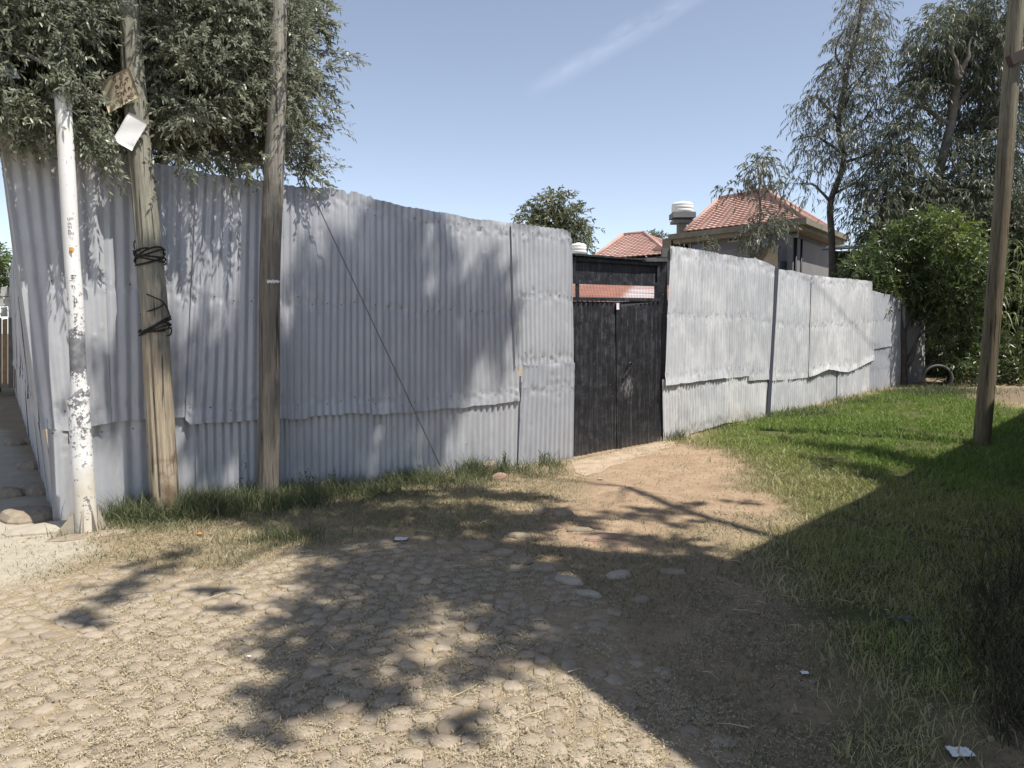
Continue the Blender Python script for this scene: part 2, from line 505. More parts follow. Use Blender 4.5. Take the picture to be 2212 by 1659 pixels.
P_ROAD = gpoly([(-900, 1330), (-250, 1290), (100, 1250), (260, 1215), (480, 1230), (640, 1192), (780, 1165), (1000, 1170), (1120, 1200), (1215, 1235), (1290, 1300), (1380, 1400), (1490, 1500), (1620, 1640), (1900, 2000), (1900, 2600), (-900, 2600)])
P_PATH = gpoly([(-400, 1330), (60, 1255), (230, 1185), (215, 1150), (120, 1135), (60, 1020), (10, 930), (-60, 910), (-300, 1000)])
P_BARE = gpoly([(2060, 848), (2120, 838), (2400, 832), (2400, 868), (2212, 872), (2110, 862)])

def masks(X, Y):
    n1 = fbm(X * 2.2, Y * 2.2, 21, 4); n2 = fbm(X * 6, Y * 6, 31, 3)
    m = {}
    m['dirt'] = sstep(0.16, -0.22, poly_sd(X, Y, P_DIRT) + 0.85 * n1 + 0.35 * n2)
    m['lawn'] = sstep(0.30, -0.45, poly_sd(X, Y, P_LAWN) + 0.8 * n1)
    m['verge'] = sstep(0.10, -0.12, poly_sd(X, Y, P_VERGE) + 0.45 * n1)
    m['road'] = sstep(0.10, -0.14, poly_sd(X, Y, P_ROAD) + 0.35 * n1)
    m['path'] = sstep(0.15, -0.2, poly_sd(X, Y, P_PATH) + 0.3 * n1)
    m['bare'] = sstep(0.2, -0.2, poly_sd(X, Y, P_BARE) + 0.5 * n1)
    return m

def outer(lo, hi, step, far, n):
    core = np.arange(lo, hi + 1e-6, step)
    g = np.geomspace(step, far, n)
    return np.concatenate([lo - np.cumsum(g)[::-1], core, hi + np.cumsum(g)])
gx = outer(-9, 13, 0.075, 240, 24); gy = outer(1.2, 21, 0.075, 240, 24)
GX, GY = np.meshgrid(gx, gy)
GZ = H(GX, GY)
MK = masks(GX, GY)
near = sstep(30, 18, np.hypot(GX, GY))
GZ = GZ + near * (0.022 * fbm(GX * 7, GY * 7, 41, 3) * (1 - 0.5 * MK['road']) - 0.004 * MK['road'])
GZ = GZ + near * MK['dirt'] * 0.03 * fbm(GX * 11, GY * 11, 45, 2)
def groundmat():
    M = Mat('trodden_earth', 0.95, 0, 0.15)
    a = M.noise(3.2, 8, 0.65); b = M.noise(22, 6, 0.7); f = M.noise(120, 4, 0.7)
    earth = M.ramp(M.math('ADD', M.math('MULTIPLY', a, 0.5), M.math('MULTIPLY', b, 0.5)), [(0.3, (0.20, 0.150, 0.095)), (0.5, (0.29, 0.222, 0.145)), (0.7, (0.385, 0.305, 0.20))])
    dirt = M.ramp(M.math('ADD', M.math('MULTIPLY', a, 0.5), M.math('MULTIPLY', b, 0.5)), [(0.3, (0.22, 0.15, 0.10)), (0.5, (0.34, 0.245, 0.165)), (0.7, (0.45, 0.345, 0.24))])
    lawn = M.ramp(b, [(0.3, (0.05, 0.06, 0.024)), (0.7, (0.12, 0.115, 0.05))])
    road = M.ramp(b, [(0.3, (0.25, 0.196, 0.13)), (0.7, (0.39, 0.315, 0.215))])
    path = M.ramp(M.math('ADD', M.math('MULTIPLY', a, 0.5), M.math('MULTIPLY', b, 0.5)), [(0.3, (0.33, 0.29, 0.23)), (0.7, (0.50, 0.45, 0.36))])
    bare = M.ramp(b, [(0.3, (0.15, 0.115, 0.08)), (0.7, (0.26, 0.20, 0.145))])
    c = M.mix(M.attr('lawn'), earth, lawn)
    c = M.mix(M.attr('road'), c, road)
    c = M.mix(M.attr('dirt'), c, dirt)
    c = M.mix(M.attr('path'), c, path)
    c = M.mix(M.attr('bare'), c, bare)
    c = M.mix(1.0, c, M.ramp(f, [(0.3, 0.8), (0.7, 1.15)]), 'MULTIPLY')
    M.col(c); M.bump(M.math('ADD', b, M.math('MULTIPLY', f, 0.5)), 0.6, 0.02)
    return M.m
gV = np.stack([GX, GY, GZ], -1).reshape(-1, 3)
ground = part('ground', gV, grid_faces(len(gy), len(gx)), groundmat(), smooth=True,
              attrs={k: MK[k].ravel() for k in ('lawn', 'road', 'dirt', 'path', 'bare')})
ground['kind'] = 'structure'
def GH(x, y):                                         # height of the finished ground mesh
    x = np.asarray(x, float); y = np.asarray(y, float)
    i = np.clip(np.searchsorted(gx, x) - 1, 0, len(gx) - 2); j = np.clip(np.searchsorted(gy, y) - 1, 0, len(gy) - 2)
    fx = np.clip((x - gx[i]) / (gx[i + 1] - gx[i]), 0, 1); fy = np.clip((y - gy[j]) / (gy[j + 1] - gy[j]), 0, 1)
    return (GZ[j, i] * (1 - fx) + GZ[j, i + 1] * fx) * (1 - fy) + (GZ[j + 1, i] * (1 - fx) + GZ[j + 1, i + 1] * fx) * fy

# ------------------------------------------------------------------ cobbled paving: each near stone an object
paving = bpy.data.objects.new('cobbled_paving', None)
COL.objects.link(paving); paving['kind'] = 'structure'
def stone_mesh(seed, name='cobblestone'):
    r = np.random.default_rng(seed); n = int(r.integers(5, 8))
    th = (np.arange(n) + r.uniform(-0.28, 0.28, n)) * 2 * PI / n
    rr = 0.061 * r.uniform(0.80, 1.14, n)
    c = np.stack([np.cos(th) * rr, np.sin(th) * rr], 1)
    V = []
    for s, z in ((1.0, -0.030), (1.0, 0.003), (0.90, 0.009)):
        q = np.concatenate([c * s, np.full((n, 1), z)], 1)
        if z > 0: q[:, 2] += r.uniform(-0.0025, 0.0025, n)
        V.append(q)
    V.append(np.array([[0, 0, 0.0115]])); V = np.concatenate(V)
    F = []
    for k in range(2):
        for j in range(n): F.append((k * n + j, k * n + (j + 1) % n, (k + 1) * n + (j + 1) % n, (k + 1) * n + j))
    for j in range(n): F.append((2 * n + j, 2 * n + (j + 1) % n, 3 * n))
    return V, F
svar = [stone_mesh(100 + k) for k in range(12)]
smesh = []
for V, F in svar:
    me = bpy.data.meshes.new('cobblestone'); me.from_pydata(V.tolist(), [], F)
    me.polygons.foreach_set('use_smooth', [True] * len(me.polygons)); me.materials.append(m_cobble); me.update(); smesh.append(me)
pit = 0.128; rows = []
ang = R(24)
ii, jj = np.meshgrid(np.arange(-80, 80), np.arange(-80, 80))
qx = (ii + 0.5 * (jj % 2)) * pit; qy = jj * pit * 0.82
qx = qx + rng.uniform(-0.024, 0.024, qx.shape) + 0.05 * fbm(qx * 1.3, qy * 1.3, 51, 2); qy = qy + rng.uniform(-0.020, 0.020, qx.shape) + 0.05 * fbm(qx * 1.3, qy * 1.3, 57, 2)
X = (qx * math.cos(ang) - qy * math.sin(ang)).ravel(); Y = (qx * math.sin(ang) + qy * math.cos(ang) + 4).ravel()
sd = poly_sd(X, Y, P_ROAD) + 0.30 * fbm(X * 2.2, Y * 2.2, 21, 4)
ok = (sd < 0.02) & (Y > 1.6) & (Y < 7.5) & (np.abs(X) < Y * 0.80 + 0.6)
ok &= ~((sd > -0.35) & (rng.random(len(X)) < 0.25))
X, Y, sd = X[ok], Y[ok], sd[ok]
STONE_XY = (X.copy(), Y.copy())
Z = GH(X, Y)
bury = np.clip(0.012 + 0.010 * sstep(-0.9, 0.0, sd) + rng.normal(0, 0.0025, len(X)), 0.004, 0.022) - 0.0085
py = 333 + 1.6 * FPX / Y; px_ = 512 + X / Y * FPX
vis = (px_ > -20) & (px_ < 1044) & (py < 790)
order = np.argsort(np.where(vis, Y, 99))
single_ids = set(order[:300].tolist())
rest = MB()
for k in range(len(X)):
    vi = int(rng.integers(12)); rz = rng.uniform(0, 2 * PI); sx = rng.uniform(0.80, 1.18); sy = rng.uniform(0.78, 1.06)
    tz = rng.normal(0, 0.065, 2); zz = Z[k] + 0.004 - bury[k]
    if k in single_ids:
        o = bpy.data.objects.new('cobblestone', smesh[vi]); COL.objects.link(o)
        o.location = (X[k], Y[k], zz); o.rotation_euler = (tz[0], tz[1], rz); o.scale = (sx, sy, 1); o.parent = paving
    else:
        V, F = svar[vi]; V = V * np.array([sx, sy, 1]); c, s = math.cos(rz), math.sin(rz)
        V = np.stack([V[:, 0] * c - V[:, 1] * s, V[:, 0] * s + V[:, 1] * c, V[:, 2] + V[:, 0] * tz[0]], 1) + np.array([X[k], Y[k], zz])
        rest.add(V, F)
if rest.n: rest.obj('cobblestone_field', m_cobble, paving, True, 'stuff')

# ================================================================== CORRUGATED FENCES
def sheet(parent, top, bot, n3, mat, off=0.01, pitch=0.076, amp=0.0085, seed=0, dents=40, rows_=(0.06, 0.5, 0.94), dz=0.028,
          edge=0.012, lift=0.0, foot=False, name='sheet', worn=None, crump=1.0):
    r = np.random.default_rng(seed * 7 + 5)
    top = np.array(top, float); bot = np.array(bot, float); n3 = np.array(n3, float)
    if foot: bot[:, 2] -= 0.09
    def par(p):
        l = np.concatenate([[0], np.cumsum(np.linalg.norm(np.diff(p, axis=0), axis=1))]); return l / l[-1], l[-1]
    ta, wd = par(top); ba, _ = par(bot)
    ht = np.linalg.norm(top[0] - bot[0])
    nc = max(8, int(wd / pitch * 7)) + 1; nr = max(4, int(ht / dz)) + 1
    a = np.linspace(0, 1, nc); b = np.linspace(0, 1, nr)
    T = np.stack([np.interp(a, ta, top[:, k]) for k in range(3)], -1); B = np.stack([np.interp(a, ba, bot[:, k]) for k in range(3)], -1)
    x = a * wd
    T[:, 2] += edge * 1.6 * fbm(x * 9, x * 0 + seed, seed, 3) + 0.004 * np.cos(2 * PI * x / pitch)
    B[:, 2] += edge * 1.8 * fbm(x * 8, x * 0 + seed + 9, seed + 3, 3)
    P = T[None] * (1 - b[:, None, None]) + B[None] * b[:, None, None]
    X = np.repeat(x[None], nr, 0); Yv = np.repeat((b * ht)[:, None], nc, 1)
    ph = r.uniform(0, 6.28)
    mod = 0.62 + 0.75 * vnoise(X * 2.0, Yv * 0.8, seed + 17)
    D = off + 1.2 * amp * mod * np.sin(2 * PI * X / pitch + ph + 0.5 * fbm(X * 2, Yv * 1.1, seed + 2, 2))
    D += 0.016 * fbm(X * 1.6, Yv * 1.3, seed + 5, 2)
    D += 0.0035 * fbm(X * 14, Yv * 9, seed + 8, 2)
    for f in rows_:
        y0 = f * ht
        band = np.exp(-((Yv - y0 - 0.03 * fbm(X * 3, X * 0, seed + 4, 2)) / 0.055) ** 2)
        D += crump * band * (0.034 * fbm(X * 22, Yv * 26, seed + 11, 3) - 0.003)
    for _ in range(dents):
        cx, cy = r.uniform(0, wd), r.uniform(0, ht)
        if r.random() < 0.8 and rows_: cy = ht * rows_[int(r.integers(len(rows_)))] + r.normal(0, 0.06)
        rx, ry = r.uniform(0.008, 0.028), r.uniform(0.007, 0.022)
        D += r.choice([-1, -1, 1]) * r.uniform(0.004, 0.014) * np.exp(-((X - cx) / rx) ** 2 - ((Yv - cy) / ry) ** 2)
    if lift: D += lift * np.clip((b[:, None] - 0.86) / 0.14, 0, 1) ** 2 * (0.4 + vnoise(X * 5, X * 0, seed + 6))
    # curled lip at the top
    D += 0.02 * np.clip((0.035 - Yv) / 0.035, 0, 1) * (vnoise(X * 6, X * 0, seed + 13) - 0.6)
    P = P + n3 * D[..., None]
    ft = np.clip(1 - (P[..., 2] - P[-1:, :, 2]) / 0.28, 0, 1) ** 1.5 if foot else np.zeros_like(X)
    at_ = {'foot': ft.ravel()}
    if worn is not None: at_['worn'] = worn(P).ravel()
    o = part(name, P.reshape(-1, 3), grid_faces(nr, nc), mat, parent, True, at_)
    if nails is not None and name == 'sheet':
        for f in rows_:
            for q in np.arange(0.05, wd - 0.03, pitch * 2):
                if r.random() < 0.75:
                    i = min(nr - 1, max(0, int((f + r.normal(0, 0.012)) * (nr - 1)))); j = min(nc - 1, int(q / wd * (nc - 1)))
                    nails.append((P[i, j] + n3 * 0.003, n3))
    return o
def build_nails(lst, parent):
    mb = MB()
    for p, n in lst:
        t = np.array([n[1], -n[0], 0]); z = np.array([0, 0, 1.0]); rr = 0.0075
        ring = [p + rr * (math.cos(k * PI / 3) * t + math.sin(k * PI / 3) * z) for k in range(6)]
        mb.add(np.array(ring + [p + n * 0.005]), [(k, (k + 1) % 6, 6) for k in range(6)])
    mb.obj('nail_heads', m_nail, parent, False, 'stuff')

A0 = (-3.85, 6.33); A1 = (0.80, 9.55)
FL = Pl(A0, A1)
fence_l = thing('corrugated_fence', 'long grey corrugated iron fence left of the black gate, patched from dented overlapping sheets', 'fence', (A0[0], A0[1], 0), 'corrugated iron fence runs')
nails = []
def fs(top, bot, **kw):
    return sheet(fence_l, [FL.px(*p) for p in top], [FL.px(*p) for p in bot], FL.n3, kw.pop('mat', m_galv), **kw)
# upper row
fs([(-4, 262), (100, 291), (215, 322)], [(88, 926), (150, 931), (160, 925), (230, 914), (240, 912)], off=0.022, seed=1, lift=0.02, pitch=0.11, amp=0.007)
fs([(205, 320), (320, 347), (440, 371)], [(225, 914), (320, 905), (425, 898)], off=0.010, seed=2, pitch=0.11, amp=0.007, lift=0.01)
fs([(425, 371), (520, 385), (600, 398), (612, 398)], [(398, 905), (410, 917), (480, 912), (558, 906), (618, 903)], off=0.026, seed=3, lift=0.015, amp=0.0075)
fs([(600, 397), (640, 404), (713, 408), (735, 411), (751, 420), (760, 412), (806, 428)], [(600, 905), (700, 899), (760, 893), (806, 889)], off=0.012, seed=4, edge=0.034, lift=0.012)
fs([(798, 428), (820, 434), (872, 446), (930, 455), (990, 466)], [(800, 896), (880, 890), (940, 884), (990, 880)], off=0.028, seed=5, edge=0.014, lift=0.012)
fs([(980, 466), (1030, 474), (1074, 477), (1112, 484)], [(980, 882), (1050, 874), (1121, 865)], off=0.016, seed=6, edge=0.018, lift=0.014)
fs([(1100, 482), (1160, 489), (1217, 496), (1228, 503), (1233, 520)], [(1110, 792), (1170, 790), (1236, 788)], off=0.026, seed=7, edge=0.006, pitch=0.07)
# lower row
fs([(100, 905), (146, 905)], [(115, 1134), (150, 1131)], off=0.020, seed=8, foot=True, pitch=0.12, rows_=(0.12, 0.93))
fs([(140, 890), (290, 878), (430, 870)], [(148, 1128), (300, 1102), (434, 1083)], off=-0.012, seed=9, foot=True, pitch=0.12, amp=0.007, rows_=(0.2, 0.93))
fs([(420, 860), (520, 856), (612, 853)], [(424, 1084), (520, 1077), (612, 1071)], off=-0.004, seed=10, foot=True, rows_=(0.2, 0.92))
fs([(600, 850), (720, 848), (840, 842)], [(602, 1072), (720, 1058), (838, 1042)], off=-0.014, seed=11, foot=True, rows_=(0.2, 0.92))
fs([(832, 835), (980, 825), (1126, 812)], [(834, 1044), (980, 1032), (1122, 1018)], off=-0.004, seed=12, foot=True, rows_=(0.2, 0.92))
fs([(1126, 788), (1180, 785), (1237, 784)], [(1115, 1021), (1170, 1012), (1234, 1000)], off=0.036, seed=13, foot=True, pitch=0.07, rows_=(0.22, 0.93))
build_nails(nails, fence_l); nails = None
# rails and posts that carry the sheets from behind
for z in (0.55, 1.65, 2.75):
    V, F = bar(FL.P(0.1, z, -0.09), FL.P(FL.len - 0.05, z, -0.09), 0.07, 0.05); MB().add(V, F).obj('rail', m_wood_rough, fence_l)
for a in (0.15, 1.6, 3.1, 4.5, FL.len - 0.1):
    p = FL.P(a, 0, -0.17); V, F = tube([p + [0, 0, -0.2], p + [0.01, 0, 1.5], p + [0, 0.01, 2.85]], [0.06, 0.055, 0.05], 10); MB().add(V, F).obj('post', m_wood_rough, fence_l, True)

# side run along the alley
c_top = FL.px(-4, 262); c_bot = FL.P(-0.02, 0, 0)
S1 = np.array([-15.7, 23.8])
fence_s = thing('corrugated_fence', 'shaded corrugated iron fence going away along the alley at the left edge', 'fence', (A0[0], A0[1], 0), 'corrugated iron fence runs')
sd2 = (S1 - np.array(A0)); sl_ = np.linalg.norm(sd2); sd2 /= sl_
sn = np.array([-sd2[1], sd2[0], 0.0])
if np.dot(sn[:2], -np.array(A0)) < 0: sn = -sn
def side_pt(t, f):                                    # t metres along, f 0 foot .. 1 top
    lean = (c_top - np.array([A0[0], A0[1], c_top[2]])) * max(0, 1 - t / 9) * 0.95
    q = np.array(A0) + sd2 * t
    z0 = Hs(*q) - 0.03; z1 = c_top[2] - 0.012 * t
    return np.array([q[0], q[1], z0 + (z1 - z0) * f]) + np.array([lean[0], lean[1], 0]) * f
V, F = bar(side_pt(0.20, 0) - sn * .11 - FL.n3 * .10 - [0, 0, .1], side_pt(0.20, 0.9) - sn * .11 - FL.n3 * .14, 0.08, 0.08); MB().add(V, F).obj('corner_post', m_wood_rough, fence_s)
nails = []
t = 0.0; k = 0
while t < sl_ - 1:
    w = 0.9 if t < 8 else 1.6; e = min(t + w + 0.10, sl_)
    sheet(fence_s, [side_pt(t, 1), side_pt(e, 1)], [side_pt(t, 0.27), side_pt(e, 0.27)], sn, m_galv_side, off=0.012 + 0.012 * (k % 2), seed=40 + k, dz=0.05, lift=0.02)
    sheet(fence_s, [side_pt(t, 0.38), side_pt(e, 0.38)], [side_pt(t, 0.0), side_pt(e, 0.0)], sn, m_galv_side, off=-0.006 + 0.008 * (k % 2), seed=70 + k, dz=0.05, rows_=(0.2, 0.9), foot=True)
    t += w; k += 1
build_nails(nails, fence_s); nails = None

# ------------------------------------------------------------------ right fence
B0 = (2.10, 10.60); B1 = (7.55, 16.0)
FR = Pl(B0, B1)
fence_r = thing('corrugated_fence', 'whitish corrugated iron fence right of the black gate, stepping down towards the bushes', 'fence', (B0[0], B0[1], Hs(*B0)), 'corrugated iron fence runs')
nails = []
def fr(top, bot, **kw):
    kw.setdefault('dz', 0.04)
    return sheet(fence_r, [FR.px(*p) for p in top], [FR.px(*p) for p in bot], FR.n3, kw.pop('mat', m_pale), **kw)
fr([(1443, 531), (1514, 541), (1572, 553)], [(1431, 833), (1500, 824), (1567, 816)], off=0.030, seed=21, lift=0.02, pitch=0.08)
fr([(1564, 550), (1600, 556), (1634, 560)], [(1563, 818), (1590, 815), (1622, 812)], off=0.014, seed=22, pitch=0.08)
fr([(1627, 557), (1650, 566), (1672, 577)], [(1616, 822), (1640, 821), (1660, 820)], off=0.026, seed=23, pitch=0.08)
fr([(1677, 582), (1710, 585), (1752, 595)], [(1662, 823), (1700, 820), (1745, 815)], off=0.016, seed=24, pitch=0.08)
fr([(1751, 594), (1790, 599), (1825, 602)], [(1744, 814), (1765, 806), (1784, 797), (1812, 803)], off=0.030, seed=25, lift=0.02)
fr([(1820, 601), (1857, 605), (1881, 608)], [(1808, 803), (1830, 803), (1855, 792), (1885, 776)], off=0.020, seed=26, lift=0.02)
fr([(1430, 820), (1500, 812), (1566, 804)], [(1434, 955), (1490, 925), (1564, 902)], off=0.010, seed=27, foot=True, rows_=(0.15, 0.92))
fr([(1560, 806), (1620, 800), (1662, 806)], [(1560, 903), (1610, 898), (1658, 895)], off=-0.006, seed=28, foot=True, rows_=(0.15, 0.92))
fr([(1656, 806), (1700, 806), (1742, 802)], [(1654, 896), (1700, 896), (1740, 890)], off=0.002, seed=29, foot=True, rows_=(0.15, 0.92))
fr([(1738, 800), (1780, 785), (1812, 790)], [(1737, 891), (1780, 882), (1811, 873)], off=-0.008, seed=30, foot=True, rows_=(0.15, 0.92))
fr([(1808, 790), (1840, 780), (1870, 768)], [(1807, 874), (1840, 865), (1862, 858)], off=0.004, seed=31, foot=True, rows_=(0.15, 0.92))
fr([(1866, 740), (1882, 740)], [(1858, 860), (1880, 852)], off=-0.006, seed=32, foot=True, rows_=(0.15, 0.92))
build_nails(nails, fence_r); nails = None
V, F = bar(FR.px(1674, 580, 0.03), FR.px(1655, 904, 0.03), 0.06, 0.05)
tagit(MB().add(V, F).obj('post', m_bluepost, fence_r), 'slim post between the whitish sheets, with the bluish gap shadow in its colour')
for z in (0.9, 2.0):
    V, F = bar(FR.P(0.05, z, -0.09), FR.P(FR.len, z + 0.15, -0.09), 0.07, 0.05); MB().add(V, F).obj('rail', m_wood_rough, fence_r)
# low grey end run behind the shrub
E0 = B1; E1 = (9.0, 17.2)
FE = Pl(E0, E1)
fence_e = thing('corrugated_fence', 'low blue grey sheet metal fence end beside the shrub trunk', 'fence', (E0[0], E0[1], Hs(*E0)), 'corrugated iron fence runs')
nails = []
def fe(top, bot, **kw):
    return sheet(fence_e, [FE.px(*p) for p in top], [FE.px(*p) for p in bot], FE.n3, kw.pop('mat', m_blue), dz=0.06, amp=0.005, **kw)
fe([(1876, 626), (1905, 634), (1930, 638)], [(1874, 756), (1900, 752), (1925, 748)], off=0.02, seed=33)
fe([(1925, 640), (1955, 646)], [(1924, 838), (1950, 838)], off=0.01, seed=34, foot=True)
fe([(1870, 745), (1900, 742), (1928, 740)], [(1870, 856), (1900, 846), (1926, 842)], off=0.0, seed=35, foot=True)
build_nails(nails, fence_e); nails = None

# ================================================================== GATE
nails = None
FG = Pl((A1[0] - 0.03, A1[1] + 0.09), (B0[0] - 0.02, B0[1] + 0.09))
gate = thing('metal_gate', 'black painted corrugated double gate with a blank header panel between two fence runs', 'gate', (1.4, 10.2, Hs(1.4, 10.2)))
pc = FG.px(1354, 832); pd = FG.px(1262, 700); pe = FG.px(1328, 760)
def worn_f(P):
    d = np.exp(-(((P[..., 0] - pc[0]) / 0.13) ** 2 + ((P[..., 2] - pc[2]) / 0.20) ** 2) ** 1.5)
    d2 = 0.5 * np.exp(-((P[..., 0] - pd[0]) / 0.10) ** 2 - ((P[..., 2] - pd[2]) / 0.35) ** 2)
    d3 = 0.45 * np.exp(-((P[..., 0] - pe[0]) / 0.05) ** 2 - ((P[..., 2] - pe[2]) / 0.6) ** 2)
    d4 = 0.5 * np.exp(-((P[..., 0] - FG.px(1290, 940)[0]) / 0.3) ** 2 - ((P[..., 2] - FG.px(1290, 945)[2]) / 0.12) ** 2)
    return np.clip(d + d2 + d3 + d4, 0, 1)
def fg(name, pts, off, mat, t=0.03):
    V, F = slab([FG.px(*p, off) for p in pts], FG.n3, t); return MB().add(V, F).obj(name, mat, gate)
l1 = sheet(gate, [FG.px(1234, 650), FG.px(1280, 651), FG.px(1326, 652)], [FG.px(1234, 993), FG.px(1280, 985), FG.px(1330, 975)], FG.n3, m_black, off=0.03, pitch=0.085, amp=0.014, seed=91, dents=14, rows_=(), edge=0.004, foot=True, name='gate_leaf', worn=worn_f)
l2 = sheet(gate, [FG.px(1334, 664), FG.px(1380, 657), FG.px(1422, 652)], [FG.px(1334, 968), FG.px(1380, 960), FG.px(1424, 951)], FG.n3, m_black, off=0.035, pitch=0.085, amp=0.014, seed=92, dents=16, rows_=(), edge=0.005, foot=True, name='gate_leaf', worn=worn_f)
l2['label'] = 'right gate leaf with a scraped pale patch and slanted top edge'
l1['label'] = 'left gate leaf with straight top edge'
def fbar(name, p, q, w, d, off, mat=None):
    V, F = bar(FG.px(*p, off), FG.px(*q, off), w, d); return MB().add(V, F).obj(name, mat or m_blackframe, gate)
# frames
fbar('frame_bar', (1233, 646), (1424, 648), 0.05, 0.045, 0.025)
fbar('frame_bar', (1329.5, 652), (1331.5, 973), 0.065, 0.05, 0.05)
fg('meeting_strip', [(1318, 652), (1342, 664), (1343, 968), (1320, 975)], 0.012, m_blackframe, 0.01)
fbar('frame_bar', (1335, 655), (1423, 650), 0.03, 0.03, -0.01)
fbar('frame_bar', (1336, 966), (1424, 948), 0.03, 0.03, 0.0)
fbar('frame_bar', (1235, 992), (1330, 974), 0.03, 0.03, 0.0)
fbar('upright', (1244.5, 612), (1244.5, 645), 0.05, 0.05, 0.02)
fbar('upright', (1415, 616), (1415, 647), 0.05, 0.05, 0.02)
# header: dished panel inside a frame
hp = fg('header_panel', [(1236, 548), (1418, 566), (1418, 614), (1236, 608)], 0.012, m_blackframe)
fbar('header_frame', (1233, 559), (1422, 571), 0.05, 0.05, 0.03)
fbar('header_frame', (1233, 609), (1420, 615), 0.035, 0.05, 0.03)
fbar('header_frame', (1236, 556), (1236, 612), 0.04, 0.05, 0.032)
fbar('header_frame', (1418, 570), (1418, 617), 0.04, 0.05, 0.032)
# weathered cover strip along the top
V, F = hexa([FG.px(1231, 553, 0.10), FG.px(1385, 564, 0.10), FG.px(1385, 562, -0.12), FG.px(1231, 549, -0.12),
             FG.px(1231, 549, 0.10), FG.px(1385, 560, 0.10), FG.px(1385, 558, -0.12), FG.px(1231, 546, -0.12)])
MB().add(V, F).obj('top_cover', m_blackframe, gate)
V, F = hexa([FG.px(1378, 566, 0.09), FG.px(1432, 566, 0.09), FG.px(1432, 562, -0.10), FG.px(1378, 562, -0.10),
             FG.px(1378, 561, 0.09), FG.px(1432, 559, 0.09), FG.px(1432, 557, -0.10), FG.px(1378, 558, -0.10)])
MB().add(V, F).obj('top_cover', plain('grey_tin', (0.09, 0.09, 0.095), 0.6), gate)
# right post, leaning a little
V, F = bar(FG.px(1431, 953, -0.02), FG.px(1430, 556, -0.02), 0.15, 0.13); MB().add(V, F).obj('gate_post', m_blackframe, gate)
V, F = bar(FG.px(1435, 562, 0.03), FG.px(1436, 538, 0.03), 0.13, 0.10); MB().add(V, F).obj('post_cap', plain('post_grey', (0.15, 0.145, 0.145), 0.8), gate)
V, F = bar(FG.px(1229, 1000, -0.08), FG.px(1229, 548, -0.08), 0.10, 0.10); MB().add(V, F).obj('gate_post', m_blackframe, gate)
# latch bar lying aslant, and its staple
lt = fbar('latch', (1337, 818), (1359, 784), 0.022, 0.022, 0.075)
V, F = tube(spline([FG.px(1348, 795, 0.05), FG.px(1349, 786, 0.075), FG.px(1353, 782, 0.085), FG.px(1356, 787, 0.075), FG.px(1357, 794, 0.05)], 10), 0.007, 6)
MB().add(V, F).obj('staple', m_blackframe, lt)
V, F = slab([FG.px(1323, 655, 0.075), FG.px(1329, 655, 0.075), FG.px(1329, 669, 0.075), FG.px(1323, 669, 0.075)], FG.n3, 0.004)
MB().add(V, F).obj('paper_tag', plain('white_tag', (0.80, 0.72, 0.78), 0.6), gate)
V, F = bar(FG.px(1331, 978, 0.05), FG.px(1331, 968, 0.05), 0.06, 0.05); MB().add(V, F).obj('ground_bolt', plain('bolt_grey', (0.28, 0.26, 0.24), 0.7), gate)

def G0(u, v):
    p = gr(u, v); p[2] = float(GH(p[0], p[1])) + 0.006; return p
def prism(poly, depth):
    poly = np.array(poly, float); n = len(poly)
    V = np.concatenate([poly, poly - np.array([0, 0, depth])])
    return V, [tuple(range(n)), tuple(range(2 * n - 1, n - 1, -1))] + [(i, i + n, (i + 1) % n + n, (i + 1) % n) for i in range(n)]
thr = [G0(*p) for p in [(1234, 997), (1285, 986), (1335, 976), (1390, 963), (1440, 952), (1462, 957), (1446, 968), (1425, 972), (1402, 984), (1372, 988), (1352, 1000), (1318, 1008), (1300, 1022), (1262, 1028), (1244, 1022)]]
V, F = prism(thr, 0.12)
o = MB().add(V, F).obj('threshold_slab', plain('dusty_threshold', (0.37, 0.29, 0.21), 0.95, var=0.28, scale=6), None, loc=thr[3])
tagit(o, 'pale worn concrete threshold on the ground in front of the black gate', 'threshold')

